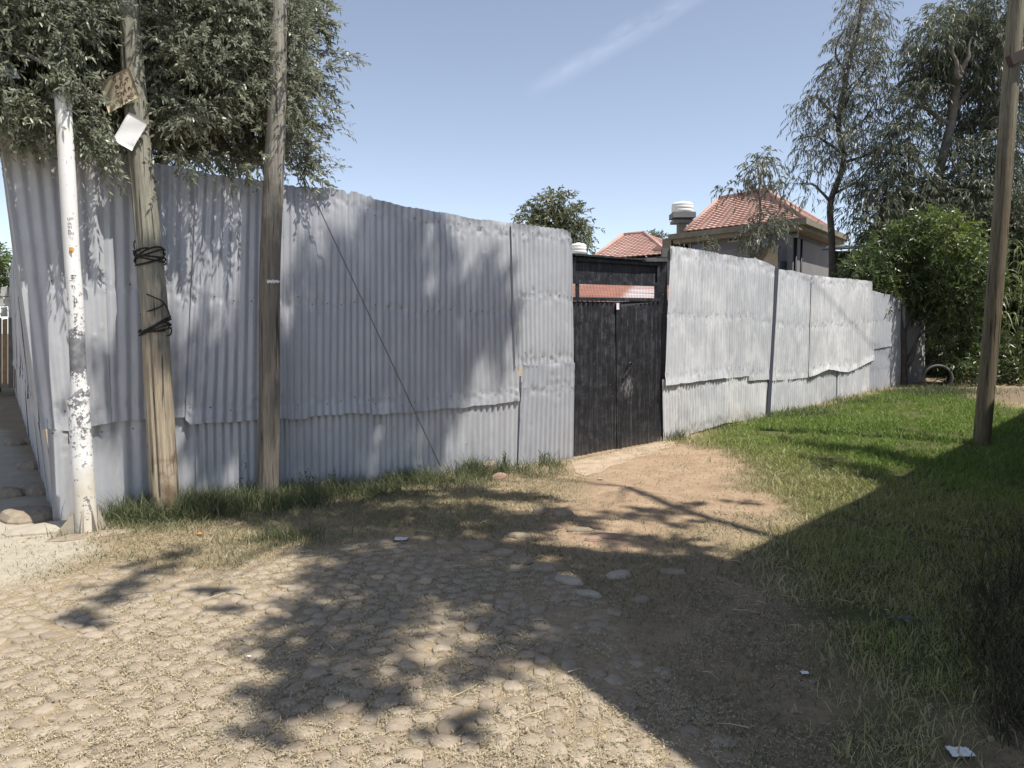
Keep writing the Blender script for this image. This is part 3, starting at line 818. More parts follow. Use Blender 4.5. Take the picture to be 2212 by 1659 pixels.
# ================================================================== POLES
def polemesh(pts, rad, nseg=48, nrow=110, seed=0, rough=0.004, grooves=(), flat=0.0, top=True):
    P = spline(pts, nrow); m = len(P)
    rr = np.interp(np.linspace(0, 1, m), np.linspace(0, 1, len(rad)), rad)
    th = np.arange(nseg) * 2 * PI / nseg
    TH = np.repeat(th[None], m, 0); ZZ = np.repeat(P[:, 2:3], nseg, 1)
    n1 = fbm(np.cos(TH) * 1.3 + seed + np.sin(TH) * 0.7, ZZ * 0.7, seed, 3) + 0 * TH
    st = fbm(TH * 9, ZZ * 0.5, seed + 3, 3); st[:, -4:] = st[:, :1] * 0 + st[:, -4:]
    RR = rr[:, None] * (1 + 0.10 * n1) + rough * 2.2 * st
    for (ang, w, dep, z0, z1) in grooves:
        d = np.angle(np.exp(1j * (TH - ang - 0.12 * fbm(ZZ * 2, ZZ * 0, seed + 7, 2))))
        RR -= dep * np.exp(-(d / w) ** 2) * sstep(z0, z0 + 0.15, ZZ) * sstep(z1, z1 - 0.15, ZZ)
    V = np.stack([P[:, None, 0] + RR * np.cos(TH), P[:, None, 1] + RR * np.sin(TH), ZZ], -1).reshape(-1, 3)
    i = np.arange(m - 1)[:, None] * nseg; j = np.arange(nseg)[None]
    F = np.stack([i + j, i + (j + 1) % nseg, i + nseg + (j + 1) % nseg, i + nseg + j], -1).reshape(-1, 4)
    h = np.repeat(np.linspace(0, 1, m)[:, None], nseg, 1)
    if top:
        V = np.concatenate([V, P[-1:] + [[0, 0, 0.01]]]); c = len(V) - 1
        cap = np.array([[(m - 1) * nseg + k, (m - 1) * nseg + (k + 1) % nseg, c, c] for k in range(0)]).reshape(-1, 4)
        k0 = (m - 1) * nseg
        cap = np.array([[k0 + k, k0 + k + 1, k0 + (k + 2) % nseg, c] for k in range(0, nseg, 2)])
        F = np.concatenate([F, cap]); hh = np.append(h.ravel(), 1.0)
    else: hh = h.ravel()
    return V, F, hh
def down(p, d=0.15): q = np.array(p, float); q[2] -= d; return q

# split timber pole with the notices
b2 = gr(357, 1116); Y2 = b2[1]
pts2 = [down(b2)] + [at(u, v, Y2) for u, v in [(355, 1050), (340, 800), (332, 640), (312, 430), (299, 300), (284, 100), (276, 0), (258, -220), (238, -510)]]
rad2 = [0.120, 0.118, 0.112, 0.108, 0.098, 0.094, 0.088, 0.086, 0.080, 0.075]
V, F, h = polemesh(pts2, rad2, 56, 150, 5, 0.005, [(-1.55, 0.09, 0.034, 0.1, 1.75), (-1.95, 0.08, 0.020, 0.3, 1.4), (-2.0, 0.12, 0.022, 2.0, 4.2), (-1.2, 0.07, 0.016, 0.2, 1.2)])
pole2 = thing('utility_pole', 'thick split timber pole carrying a cardboard notice and two coils of wire', 'pole', b2, 'timber poles')
part('shaft', V, F, m_pole_split, pole2, True, {'hgt': h})
# plain timber pole in front of the seam
b3 = gr(579, 1086); Y3 = b3[1]
pts3 = [down(b3)] + [at(u, v, Y3) for u, v in [(579, 1060), (582, 900), (583, 602), (592, 365), (597, 255), (601, 0), (606, -260), (610, -480)]]
V, F, h = polemesh(pts3, [0.099, 0.098, 0.095, 0.092, 0.089, 0.085, 0.079, 0.072, 0.068], 48, 140, 8, 0.005, [(-1.5, 0.08, 0.006, 0.3, 1.4), (-1.8, 0.08, 0.006, 1.4, 3.0)])
pole3 = thing('utility_pole', 'straight grey timber pole with a small white band, standing right of the split pole', 'pole', b3, 'timber poles')
part('shaft', V, F, m_pole_grey, pole3, True, {'hgt': h})
q3 = [down(b3)] + pts3[1:]; r3 = [0.099, 0.098, 0.095, 0.092, 0.089, 0.085, 0.079, 0.072, 0.068]
mbd = MB()
BAND_TODO = lambda: ribbon(mbd, [on_pole(u, 608 + 2 * math.sin(u), q3, r3, 0.004) for u in np.linspace(574, 602, 12)], 0.026)
mbb = lambda: mbd.obj('band', plain('white_band', (0.75, 0.75, 0.73), 0.6), pole3, True)
# right hand pole, leaning out of the frame
b4 = gr(2121, 958); Y4 = b4[1]
pts4 = [down(b4)] + [at(u, v, Y4) for u, v in [(2121, 950), (2140, 735), (2158, 518), (2177, 259), (2192, 60), (2198, 0), (2202, -50)]]
V, F, h = polemesh(pts4, [0.104, 0.103, 0.101, 0.098, 0.096, 0.095, 0.095, 0.094], 40, 130, 12, 0.004, [(-1.1, 0.12, 0.010, 0.2, 6.0)])
pole4 = thing('utility_pole', 'leaning brown timber pole standing in the lawn at the right edge', 'pole', b4, 'timber poles')
part('shaft', V, F, m_pole_brown, pole4, True, {'hgt': h})
V, F = bar(at(2180, 132, Y4 - 0.12), at(2262, 96, Y4 - 0.12), 0.10, 0.13); MB().add(V, F).obj('crossbeam', plain('dark_beam', (0.055, 0.038, 0.034), 0.8, var=0.25), pole4)

# white steel pole on its flaking concrete sleeve
b1 = gr(187, 1150); Y1 = b1[1]
c1 = [(187, 1150), (181, 1050), (172, 880), (168, 780), (163, 650), (156, 560), (147, 400), (136, 215), (132, 165), (130, 140)]
pts1 = [down(at(*c1[0], Y1), 0.1)] + [at(u, v, Y1) for u, v in c1]
r1 = [0.060] * 4 + [0.058, 0.057, 0.056, 0.058, 0.058, 0.054, 0.052]
V, F, h = polemesh(pts1, r1, 32, 160, 3, 0.0008)
zf = V[:, 2] - b1[2]
fl = np.exp(-((zf - 1.42) / 0.15) ** 2) * 1.3 + 0.18 * np.exp(-((zf - 1.75) / 0.2) ** 2)
pole1 = thing('lamp_post', 'white painted flaking metal post in a thick whitewashed sleeve at the fence corner', 'pole', b1)
part('shaft', V, F, m_white, pole1, True, {'hgt': zf, 'flake': fl})
ns = 40; nrw = 60; th = np.arange(ns) * 2 * PI / ns
zt0 = at(172, 850, Y1)[2]; rows_s = []
base_c = at(187, 1150, Y1); top_c = at(168.5, 850, Y1)
for i in range(nrw):
    f = i / (nrw - 1)
    c = base_c * (1 - f) + top_c * f
    top_cut = 0.055 * np.cos(th - 0.2) + 0.018 * fbm(th * 2.2, th * 0, 5, 2)
    z = c[2] * np.ones(ns) + top_cut * f ** 6
    r = (0.082 - 0.004 * f) * (1 + 0.05 * fbm(np.cos(th) * 2 + 3, np.full(ns, f * 6), 9, 3)) + 0.012 * max(0, (f - 0.93) / 0.07) * (0.5 + 0.5 * np.cos(th - 2.6))
    rows_s.append(np.stack([c[0] + r * np.cos(th), c[1] + r * np.sin(th), z], 1))
r_in = rows_s[-1].copy(); cc = r_in.mean(0)
r_in[:, :2] = cc[:2] + (r_in[:, :2] - cc[:2]) * 0.62; r_in[:, 2] += 0.02; rows_s.append(r_in)
V = np.concatenate(rows_s); m = len(rows_s)
i = np.arange(m - 1)[:, None] * ns; j = np.arange(ns)[None]
F = np.stack([i + j, i + (j + 1) % ns, i + ns + (j + 1) % ns, i + ns + j], -1).reshape(-1, 4)
zf = V[:, 2] - b1[2]
ang = np.tile(th, m)
fl = 0.75 * np.exp(-((zf - 1.18) / 0.12) ** 2) * np.exp(-(np.angle(np.exp(1j * (ang + 1.2))) / 0.8) ** 2) + 0.35 * np.exp(-((zf - 0.9) / 0.35) ** 2) + 0.5 * np.exp(-((zf - 0.22) / 0.1) ** 2) * np.exp(-(np.angle(np.exp(1j * (ang + 0.8))) / 0.5) ** 2)
part('sleeve', V, F, m_sleeve, pole1, True, {'hgt': zf, 'flake': fl})
for k, an in enumerate((-0.5, -2.5, -1.3, 0.8, 2.4)):
    dr = np.array([math.cos(an), math.sin(an), 0]); sd = np.array([-dr[1], dr[0], 0]) * 0.004
    L = 0.17 if k == 1 else 0.08; hh = 0.17 if k == 1 else 0.20
    tri = [b1 + dr * 0.085 + [0, 0, -0.03], b1 + dr * (0.09 + L) + [0, 0, -0.03], b1 + dr * 0.085 + [0, 0, hh]]
    V = np.array([t + sd for t in tri] + [t - sd for t in tri])
    MB().add(V, [(0, 1, 2), (5, 4, 3), (0, 3, 4, 1), (1, 4, 5, 2), (2, 5, 3, 0)]).obj('gusset', m_conc, pole1)

def on_pole(u, v, pts, rad, lift=0.0015):            # a point on the camera side of a pole's skin
    ax = np.array([p for p in pts]); Y = ax[-1][1]
    q = at(u, v, Y); cx = np.interp(q[2], ax[:, 2], ax[:, 0]); r = float(np.interp(q[2], ax[:, 2], rad)) * 1.03
    dx = np.clip(q[0] - cx, -r * 0.92, r * 0.92)
    return at(u, v, Y - math.sqrt(r * r - dx * dx) - lift)
def ribbon(mb, pts, w, nrm=(0, -1, 0)):
    pts = np.array(pts, float); T = np.gradient(pts, axis=0); T /= np.linalg.norm(T, axis=1)[:, None] + 1e-9
    n = np.array(nrm, float); s = np.cross(T, n); s /= np.linalg.norm(s, axis=1)[:, None] + 1e-9
    a = pts + s * w / 2; b = pts - s * w / 2; k = len(pts)
    V = np.empty((2 * k, 3)); V[0::2] = a; V[1::2] = b
    mb.add(V, [(2 * i, 2 * i + 1, 2 * i + 3, 2 * i + 2) for i in range(k - 1)])
BAND_TODO(); mbb()
m_ink = plain('faded_ink', (0.13, 0.13, 0.15), 0.8)
m_inkbrown = plain('brown_marker', (0.10, 0.07, 0.05), 0.8)
mb = MB()
def pw(strokes, ox, oy, k, w=0.006):
    for s in strokes:
        s = spline(s, max(3, len(s) * 3)) if len(s) > 2 else np.array([s[0], ((s[0][0] + s[1][0]) / 2, (s[0][1] + s[1][1]) / 2), s[1]], float)
        ribbon(mb, [on_pole(ox + k * p[0], oy + k * p[1], pts1, r1) for p in s], w)
pw([[(225, 110), (230, 45), (300, 42)], [(232, 78), (280, 75)],
    [(205, 220), (210, 180), (240, 165), (275, 180), (280, 215)], [(240, 165), (250, 190)],
    [(210, 320), (235, 295), (270, 300), (275, 350), (272, 430)], [(272, 330), (300, 330), (298, 370), (275, 380)],
    [(235, 515), (320, 512)], [(250, 520), (248, 605), (275, 612), (300, 590), (275, 562), (305, 545), (300, 520)],
    [(235, 655), (280, 680), (320, 650)], [(300, 665), (250, 745), (310, 750)],
    [(235, 815), (238, 855)], [(235, 815), (262, 812)], [(237, 833), (258, 832)]], 112.3, 587.6, 0.1771)
# stencilled rows
for rr, (x0, x1, y) in enumerate([(210, 295, 935), (210, 300, 975), (230, 290, 1025), (235, 335, 1058), (225, 320, 865)]):
    for x in np.arange(x0, x1, 22):
        g = random.random()
        sts = [[(x, y - 12), (x, y + 12)], [(x, y - 12), (x + 13, y - 10)], [(x + 13, y - 10), (x + 12, y + 12)]] if g < 0.5 else [[(x, y - 11), (x + 13, y - 11)], [(x + 6, y - 11), (x + 6, y + 12)], [(x, y + 12), (x + 13, y + 12)]]
        pw(sts, 103.7, 328.4, 0.1666, 0.0035)
pw([[(300, 1630), (320, 1600), (318, 1640)], [(330, 1600), (325, 1635), (345, 1632)], [(355, 1595), (352, 1635)]], 103.7, 328.4, 0.1666, 0.004)
mb.obj('lettering', m_ink, pole1, False, 'stuff')
mb = MB(); ribbon(mb, [on_pole(u, 540, pts1, r1, 0.002) for u in np.linspace(140, 158, 9)], 0.042)
stk = mb.obj('sticker', plain('orange_sticker', (0.75, 0.42, 0.12), 0.6), pole1); stk['label'] = 'small orange sticker'
mb = MB()
for u in np.linspace(141, 154, 6):
    ribbon(mb, [on_pole(u, 542.5, pts1, r1, 0.0035), on_pole(u + 1.3, 542.5, pts1, r1, 0.0035), on_pole(u + 2.0, 545.5, pts1, r1, 0.0035)], 0.006)
mb.obj('sticker_print', plain('sticker_ink', (0.30, 0.17, 0.05), 0.7), stk)

# mortar skirt round the fence corner and the slab under the post
def lump(name, c, rx, ry, h, mat, label, cat, seed=0, rot=0.0, group=None, n=20, sink=0.03):
    th = np.arange(n) * 2 * PI / n; V = []; ks = [(1.0, -sink), (0.97, 0.25 * h), (0.82, 0.72 * h), (0.5, 0.97 * h)]
    r_ = np.random.default_rng(seed); w = 1 + 0.62 * fbm(np.cos(th) * 1.6 + seed, np.sin(th) * 1.6, seed, 3) + r_.normal(0, 0.04, n)
    for s, z in ks:
        x = np.cos(th) * rx * s * w; y = np.sin(th) * ry * s * w
        zz = z + (0.18 * h * fbm(x * 30, y * 30, seed + 4, 2) if z > 0 else 0)
        V.append(np.stack([x * math.cos(rot) - y * math.sin(rot), x * math.sin(rot) + y * math.cos(rot), zz + 0 * x], 1))
    V.append(np.array([[0, 0, h]])); V = np.concatenate(V) + np.array([c[0], c[1], c[2]])
    F = [(k * n + j, k * n + (j + 1) % n, (k + 1) * n + (j + 1) % n, (k + 1) * n + j) for k in range(3) for j in range(n)]
    F += [(3 * n + j, 3 * n + (j + 1) % n, 4 * n) for j in range(n)]
    o = MB().add(V, F).obj(name, mat, None, False, loc=c)
    return tagit(o, label, cat, group)
def G(u, v): p = gr(u, v); p[2] = float(GH(p[0], p[1])); return p
lump('mortar_skirt', G(112, 1142), 0.36, 0.16, 0.045, m_conc, 'pale mortar smeared round the foot of the fence corner', 'mortar', 4, 0.6)
lump('mortar_pad', G(196, 1158), 0.33, 0.10, 0.022, m_stone, 'flat grey mortar pad under the white post', 'mortar', 9, 0.55)

# ------------------------------------------------------------------ notices, wire
def skew_board(name, px4, Y, t, mat, label, cat, bulge=0.0, n=10, tiltY=(0, 0, 0, 0)):
    c = [at(u, v, Y + dy) for (u, v), dy in zip(px4, tiltY)]
    V = []
    for i in range(n):
        for j in range(n):
            a = j / (n - 1); b = i / (n - 1)
            p = (c[0] * (1 - a) + c[1] * a) * (1 - b) + (c[3] * (1 - a) + c[2] * a) * b
            p = p + np.array([0, -1, 0]) * (bulge * math.sin(a * PI) + 0.35 * bulge * math.sin(b * PI * 2 + a * 3))
            V.append(p)
    V = np.array(V); nn = n * n
    V2 = np.concatenate([V, V + np.array([0, t, 0])])
    f = grid_faces(n, n); F = [tuple(q) for q in f] + [tuple(q[::-1] + nn) for q in f]
    edge = [j for j in range(n)] + [i * n + n - 1 for i in range(1, n)] + [(n - 1) * n + j for j in range(n - 2, -1, -1)] + [i * n for i in range(n - 2, 0, -1)]
    F += [(edge[k], edge[(k + 1) % len(edge)], edge[(k + 1) % len(edge)] + nn, edge[k] + nn) for k in range(len(edge))]
    o = MB().add(V2, F).obj(name, mat, None, True, loc=(c[0] + c[2]) / 2)
    tagit(o, label, cat); return o, c
YS = Y2 - 0.125
m_card = plain('brown_cardboard', (0.52, 0.44, 0.31), 0.9, var=0.12, scale=9)
card, cc4 = skew_board('cardboard_sign', [(211.8, 182), (279.3, 144.6), (302.5, 208.3), (235, 245.8)], YS, 0.006, m_card, 'brown cardboard notice with handwriting tied to the split pole', 'sign', 0.008, tiltY=(0.03, -0.01, 0.0, 0.02))
zs = lambda x, y: at(198.7 + 0.125 * x, 138.3 + 0.125 * y, YS - 0.027)
mb = MB()
hand = [[(385, 205), (368, 240), (372, 285), (395, 295), (402, 250), (388, 205)], [(465, 172), (490, 170), (482, 225), (466, 262), (510, 258)],
        [(560, 290), (600, 235), (628, 242), (592, 268)], [(592, 268), (620, 305)], [(545, 130), (565, 165), (590, 160)],
        [(400, 400), (432, 372), (458, 395), (430, 425), (400, 400)], [(400, 370), (460, 420)],
        [(490, 385), (495, 330), (535, 312)], [(520, 335), (530, 385)], [(560, 335), (578, 318), (572, 350), (550, 350), (562, 395)],
        [(430, 520), (440, 570), (465, 565), (455, 505), (430, 520)], [(455, 505), (490, 490), (500, 535), (475, 560)], [(500, 480), (525, 530)],
        [(560, 400), (545, 560)], [(570, 430), (595, 500)], [(620, 410), (635, 470)], [(620, 410), (655, 395), (640, 430), (678, 428)],
        [(765, 300), (715, 310), (702, 360), (722, 402), (768, 378)], [(790, 250), (815, 235), (820, 290)], [(830, 300), (830, 350)],
        [(600, 565), (640, 550), (625, 600), (660, 590)], [(672, 540), (700, 520), (712, 550), (680, 568), (672, 540)], [(735, 500), (760, 530)], [(580, 630), (620, 640)]]
for s in hand: ribbon(mb, [zs(*p) for p in spline(s, len(s) * 4)], 0.0085)
bl = [zs(*p) for p in [(515, 585), (540, 640), (545, 680), (510, 690), (490, 665), (500, 620)]]
mb.add(np.array(bl), [tuple(range(6))])
mb.obj('handwriting', m_inkbrown, card)
m_paper = plain('white_paper', (0.80, 0.80, 0.80), 0.7, var=0.04)
pap, _ = skew_board('paper_notice', [(278.7, 242), (320, 263.3), (285, 325.8), (242.5, 300.8)], YS - 0.01, 0.003, m_paper, 'blank white sheet pinned diagonally below the cardboard notice', 'paper', 0.012, tiltY=(0.01, 0.03, 0.0, -0.03))

m_wire = plain('black_cable', (0.02, 0.018, 0.018), 0.6)
def axis2(z): 
    ax = np.array(pts2); return np.array([np.interp(z, ax[:, 2], ax[:, 0]), Y2, z]), float(np.interp(z, ax[:, 2], rad2))
def coil(mb, z0, z1, turns, wob, r=0.0065, seed=0):
    rr = np.random.default_rng(seed)
    n = int(turns * 26); P = []; ph = rr.uniform(0, 6)
    for i in range(n):
        f = i / (n - 1); a = f * turns * 2 * PI + ph
        z = z0 + (z1 - z0) * (0.5 - 0.5 * math.cos(f * PI * 3 + seed)) + wob * math.sin(a + 1.3 * f * turns) 
        c, rad = axis2(z); R_ = rad * 1.06 + 0.008 + 0.006 * math.sin(a * 2.7 + f * 9) + rr.normal(0, 0.001)
        P.append(c + np.array([math.cos(a) * R_, math.sin(a) * R_, 0]))
    V, F = tube(P, r, 6); mb.add(V, F)
zc = lambda v: at(332, v, Y2)[2]
mb = MB()
for k in range(3): coil(mb, zc(572), zc(542), 2.2, 0.014 + 0.008 * k, seed=k)
V, F = tube(spline([on_pole(291 + .1562 * 0, 538, pts2, rad2, 0.01), at(289, 528, Y2 - .05), at(292, 520, Y2 - .06), at(297, 532, Y2 - .07), on_pole(303, 540, pts2, rad2, .01)], 20), 0.005, 6); mb.add(V, F)
o = mb.obj('wire_coil', m_wire, None, True, loc=axis2(zc(558))[0]); tagit(o, 'tight bundle of black wire wound round the split pole, the upper coil', 'wire', 'wire coils on the split pole')
mb = MB()
for k in range(3): coil(mb, zc(720), zc(692), 2.0, 0.016 + 0.010 * k, seed=10 + k)
zz4 = lambda x, y: (276.5 + .1562 * x, 483.9 + .1562 * y)
for s in [[(160, 860), (200, 935), (350, 1010), (470, 1065), (540, 1160), (578, 1290), (560, 1340)], [(500, 1110), (400, 1165), (250, 1215), (180, 1245), (200, 1275)], [(555, 1420), (600, 1460), (585, 1530), (540, 1545)]]:
    V, F = tube([on_pole(*zz4(*p), pts2, rad2, 0.010) for p in spline(s, 24)], 0.0062, 6); mb.add(V, F)
o = mb.obj('wire_coil', m_wire, None, True, loc=axis2(zc(705))[0]); tagit(o, 'loose lower coil of black cable with a crossed strand on the split pole', 'wire', 'wire coils on the split pole')
# stay wire of the split pole
wt = pts2[-1]; wb = FL.px(940, 1004, 0.12)
V, F = tube([wt * (1 - f) + wb * f for f in np.linspace(0, 1, 20)], 0.0055, 6)
o = MB().add(V, F).obj('stay_wire', plain('stay_steel', (0.16, 0.16, 0.17), 0.6), None, True, loc=wb); tagit(o, 'thin stay wire slanting down across the fence into the grass', 'wire')
# overhead service line that lays a faint shadow on the right fence
sh1 = FR.px(1738, 592); sh2 = FR.px(1932, 792)
l1_ = sh1 + SUN * 9.5; l2_ = sh2 + SUN * 9.5
dd = (l2_ - l1_); w0 = l1_ - dd * 1.0; w1 = l2_ + dd * 1.2
V, F = tube([w0 * (1 - f) + w1 * f - np.array([0, 0, 0.10 * math.sin(f * PI)]) for f in np.linspace(0, 1, 12)], 0.010, 6)
o = MB().add(V, F).obj('overhead_cable', m_wire, None, True, loc=w0)
tagit(o, 'black overhead cable strung high above the lane', 'cable')

# floodlight half hidden among the leaves
YF = 5.95
fl_ = thing('floodlight', 'grey floodlight half hidden among the leaves at the upper left', 'lamp', at(20, 170, YF))
fz = lambda u, v, dy=0: at(u, v, YF + dy)
V, F = hexa([fz(14, 171), fz(46, 171), fz(46, 171, .12), fz(14, 171, .12), fz(1, 144), fz(33, 144), fz(33, 140, .14), fz(1, 140, .14)])
MB().add(V, F).obj('housing', plain('lamp_grey', (0.12, 0.125, 0.13), 0.5), fl_)
V, F = slab([fz(3.5, 150, -.006), fz(33, 150, -.006), fz(43.5, 169, -.006), fz(16, 169, -.006)], (0, -1, 0), 0.004)
MB().add(V, F).obj('lens', plain('lamp_lens', (0.55, 0.57, 0.58), 0.25), fl_)
V, F = tube(spline([fz(17, 146, .08), fz(16, 128, .1), fz(40, 110, .05), at(132, 158, Y1)], 14), 0.018, 8)
MB().add(V, F).obj('bracket', plain('lamp_arm', (0.25, 0.24, 0.23), 0.6), fl_, True)

# ================================================================== BACKGROUND BUILDINGS
def tile_face(bl, br, tr, tl, rows_n, pitch, amp=0.028, step=0.035, per=6):
    bl, br, tr, tl = [np.array(p, float) for p in (bl, br, tr, tl)]
    e = (br - bl) / np.linalg.norm(br - bl); nrm = np.cross(e, tl - bl); nrm /= np.linalg.norm(nrm)
    if nrm[2] < 0: nrm = -nrm
    V = []; F = []; nc = int(np.linalg.norm(br - bl) / pitch * per) + 1; a = np.linspace(0, 1, nc)
    def row(b): 
        l = bl * (1 - b) + tl * b; r = br * (1 - b) + tr * b
        p = l[None] * (1 - a[:, None]) + r[None] * a[:, None]
        x = (p - bl) @ e
        return p + nrm * (amp * np.abs(np.sin(PI * x / pitch)))[:, None]
    n = 0
    for k in range(rows_n):
        r0 = row(k / rows_n) + nrm * step; r1 = row((k + 1) / rows_n); rb = row(k / rows_n) - nrm * 0.01
        V += [rb, r0, r1]
        for j in range(nc - 1):
            F.append((n + j, n + j + 1, n + nc + j + 1, n + nc + j)); F.append((n + nc + j, n + nc + j + 1, n + 2 * nc + j + 1, n + 2 * nc + j))
        n += 3 * nc
    return np.concatenate(V), F
def tilemat():
    M = Mat('red_clay_tile', 0.7, 0, 0.3)
    a = M.noise(0.9, 5); b = M.noise(6, 5)
    c = M.ramp(M.math('ADD', M.math('MULTIPLY', a, 0.5), M.math('MULTIPLY', b, 0.5)), [(0.3, (0.34, 0.20, 0.165)), (0.5, (0.44, 0.275, 0.23)), (0.7, (0.52, 0.36, 0.31))])
    M.col(c); M.bump(b, 0.3, 0.02); return M.m
m_tile = tilemat()
m_housewall = plain('shade_grey_render', (0.15, 0.15, 0.17), 0.9, var=0.12, scale=1.5)  # darker and bluer than the side wall: eave shade put into the colour
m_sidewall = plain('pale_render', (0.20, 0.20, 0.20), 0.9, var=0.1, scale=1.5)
m_fascia = plain('stained_concrete', (0.20, 0.185, 0.15), 0.9, var=0.25, scale=2.5)
m_dark = plain('dark_opening', (0.02, 0.022, 0.026), 0.5)
m_pane = plain('dusty_pane', (0.035, 0.04, 0.05), 0.15, spec=0.6)
m_frame = plain('window_frame', (0.30, 0.28, 0.25), 0.7)
m_rail = plain('rail_blue_grey', (0.075, 0.09, 0.12), 0.6)
m_tank = plain('tank_white', (0.78, 0.78, 0.76), 0.5, var=0.08, scale=3)

# --- two-storey house
Cr = at(1742, 472, 26.0); Cl = at(1443, 516, 30.4); Ce = at(1788, 500, 28.2)
zE = 5.50
house = thing('house', 'two storey grey house with a big red tiled hip roof and deep concrete eave', 'house', (9.0, 29.0, Hs(9, 29)))
c2, l2_, e2_ = Cr[:2], Cl[:2], Ce[:2]
bk2 = l2_ + (e2_ - c2) * 2.2; e2b = c2 + (e2_ - c2) * 2.2
def ring(pts, z0, z1, mat, name, parent=house):
    n = len(pts); V = [np.array([p[0], p[1], z0]) for p in pts] + [np.array([p[0], p[1], z1]) for p in pts]
    F = [(i, (i + 1) % n, (i + 1) % n + n, i + n) for i in range(n)] + [tuple(range(n - 1, -1, -1)), tuple(range(n, 2 * n))]
    return MB().add(np.array(V), F).obj(name, mat, parent)
def inset(pts, d):
    c = np.mean(pts, axis=0); out = []
    n = len(pts)
    for i in range(n):
        p = np.array(pts[i]); a = np.array(pts[i - 1]) - p; b = np.array(pts[(i + 1) % n]) - p
        a /= np.linalg.norm(a); b /= np.linalg.norm(b); s = abs(a[0] * b[1] - a[1] * b[0])
        out.append(p + (a + b) * d / s)
    return out
foot = [c2, l2_, bk2, e2b]
ring(foot, zE - 0.20, zE, m_fascia, 'eave_slab')
ring(inset(foot, 0.16), zE - 0.36, zE - 0.203, m_fascia, 'eave_moulding')
wallp = inset(foot, 0.62)
ring(wallp, -0.2, zE - 0.363, m_housewall, 'wall')
HF = Pl(wallp[0], wallp[1]); HS = Pl(wallp[0], wallp[3])
# side wall panels, the sunlight put into their paler colour, and rain pipes
ln = HS.len
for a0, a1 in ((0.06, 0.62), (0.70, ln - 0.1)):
    V, F = obox(HS.o, HS.e, HS.n, a0, a1, 0.003, 0.05, -0.1, zE - 0.56); MB().add(V, F).obj('side_lit_panel', m_sidewall, house)
for a in (0.02, 0.66):
    V, F = tube([HS.P(a, -0.1, 0.07), HS.P(a, zE - 0.55, 0.07)], 0.045, 8); MB().add(V, F).obj('rain_pipe', m_dark, house, True)
V, F = obox(HF.o, HF.e, HF.n, -0.02, 0.20, 0.003, 0.10, -0.1, zE - 0.53); MB().add(V, F).obj('corner_column', m_sidewall, house)
def hwin(u0, v0, u1, v1, panes=2, bars=1):
    a0, z1 = HF.hit(u0, v0); a1, z0 = HF.hit(u1, v1); a0, a1 = min(a0, a1), max(a0, a1)
    mb = MB()
    for (x0, x1, y0, y1) in ((a0, a0 + .06, z0, z1), (a1 - .06, a1, z0, z1), (a0 + .06, a1 - .06, z0, z0 + .06), (a0 + .06, a1 - .06, z1 - .06, z1)):
        V, F = obox(HF.o, HF.e, HF.n, x0, x1, 0.003, 0.05, y0, y1); mb.add(V, F)
    w = mb.obj('window', m_frame, house)
    for k in range(panes):
        b0 = z0 + .06 + (z1 - z0 - .12) * k / panes; b1 = z0 + .06 + (z1 - z0 - .12) * (k + 1) / panes - 0.03 * (k < panes - 1)
        V, F = obox(HF.o, HF.e, HF.n, a0 + .062, a1 - .062, 0.002, 0.015, b0, b1); MB().add(V, F).obj('pane', m_pane, w)
hwin(1574, 504, 1597, 522); hwin(1492, 511, 1522, 540, 2); hwin(1640, 498, 1676, 545, 2); hwin(1610, 503, 1632, 548, 3); hwin(1702, 498, 1726, 513, 2)
# balcony in the right bay
a1, z1 = HF.hit(1682, 537); a0, z0 = HF.hit(1737, 553)
V, F = obox(HF.o, HF.e, HF.n, 0.25, a1, 0.02, 0.5, z0 - 0.45, z0 - 0.15); MB().add(V, F).obj('balcony_slab', m_housewall, house)
V, F = obox(HF.o, HF.e, HF.n, 0.25, a1, 0.44, 0.50, z1 - 0.05, z1 + 0.03); MB().add(V, F).obj('balcony_rail', m_rail, house)
for q in np.arange(0.3, a1, 0.11):
    V, F = obox(HF.o, HF.e, HF.n, q, q + 0.055, 0.455, 0.485, z0 - 0.148, z1 - 0.052); MB().add(V, F).obj('baluster', m_rail, house)
# roof
RBl = np.array([*(l2_ * 0.90 + c2 * 0.10 + (e2_ - c2) * 0.12), zE + 0.02]); RBr = np.array([*(c2 * 0.985 + l2_ * 0.015 + (e2_ - c2) * 0.10), zE + 0.02])
rr_ = at(1654, 412, 28.6); rl_ = at(1556, 430, 31.4)
RBl = at(1480, 493, 29.8); RBr = at(1737, 466, 26.35); RBl[2] = RBr[2] = zE + 0.03
zr = (rr_[2] + rl_[2]) / 2
sh = np.array([*(e2_ - c2), 0]); sh = sh / np.linalg.norm(sh)
dR = np.dot((rr_ - RBr)[:2], sh[:2]); 
BBr = RBr + sh * max(3.6, 2 * dR); BBl = RBl + sh * max(3.6, 2 * dR)
roof = MB()
for q in ((RBl, RBr, rr_, rl_), (RBr, BBr, rr_ + 0.001, rr_), (BBr, BBl, rl_, rr_), (BBl, RBl, rl_, rl_ + 0.001)):
    V, F = tile_face(*q, 17, 0.26); roof.add(V, F)
ro = roof.obj('roof', m_tile, house, False, 'stuff')
for p, q in ((rl_, rr_), (RBl, rl_), (RBr, rr_), (BBr, rr_), (BBl, rl_)):
    V, F = tube([p + [0, 0, .04], q + [0, 0, .06]], 0.08, 8); MB().add(V, F).obj('ridge_cap', m_tile, ro, True)
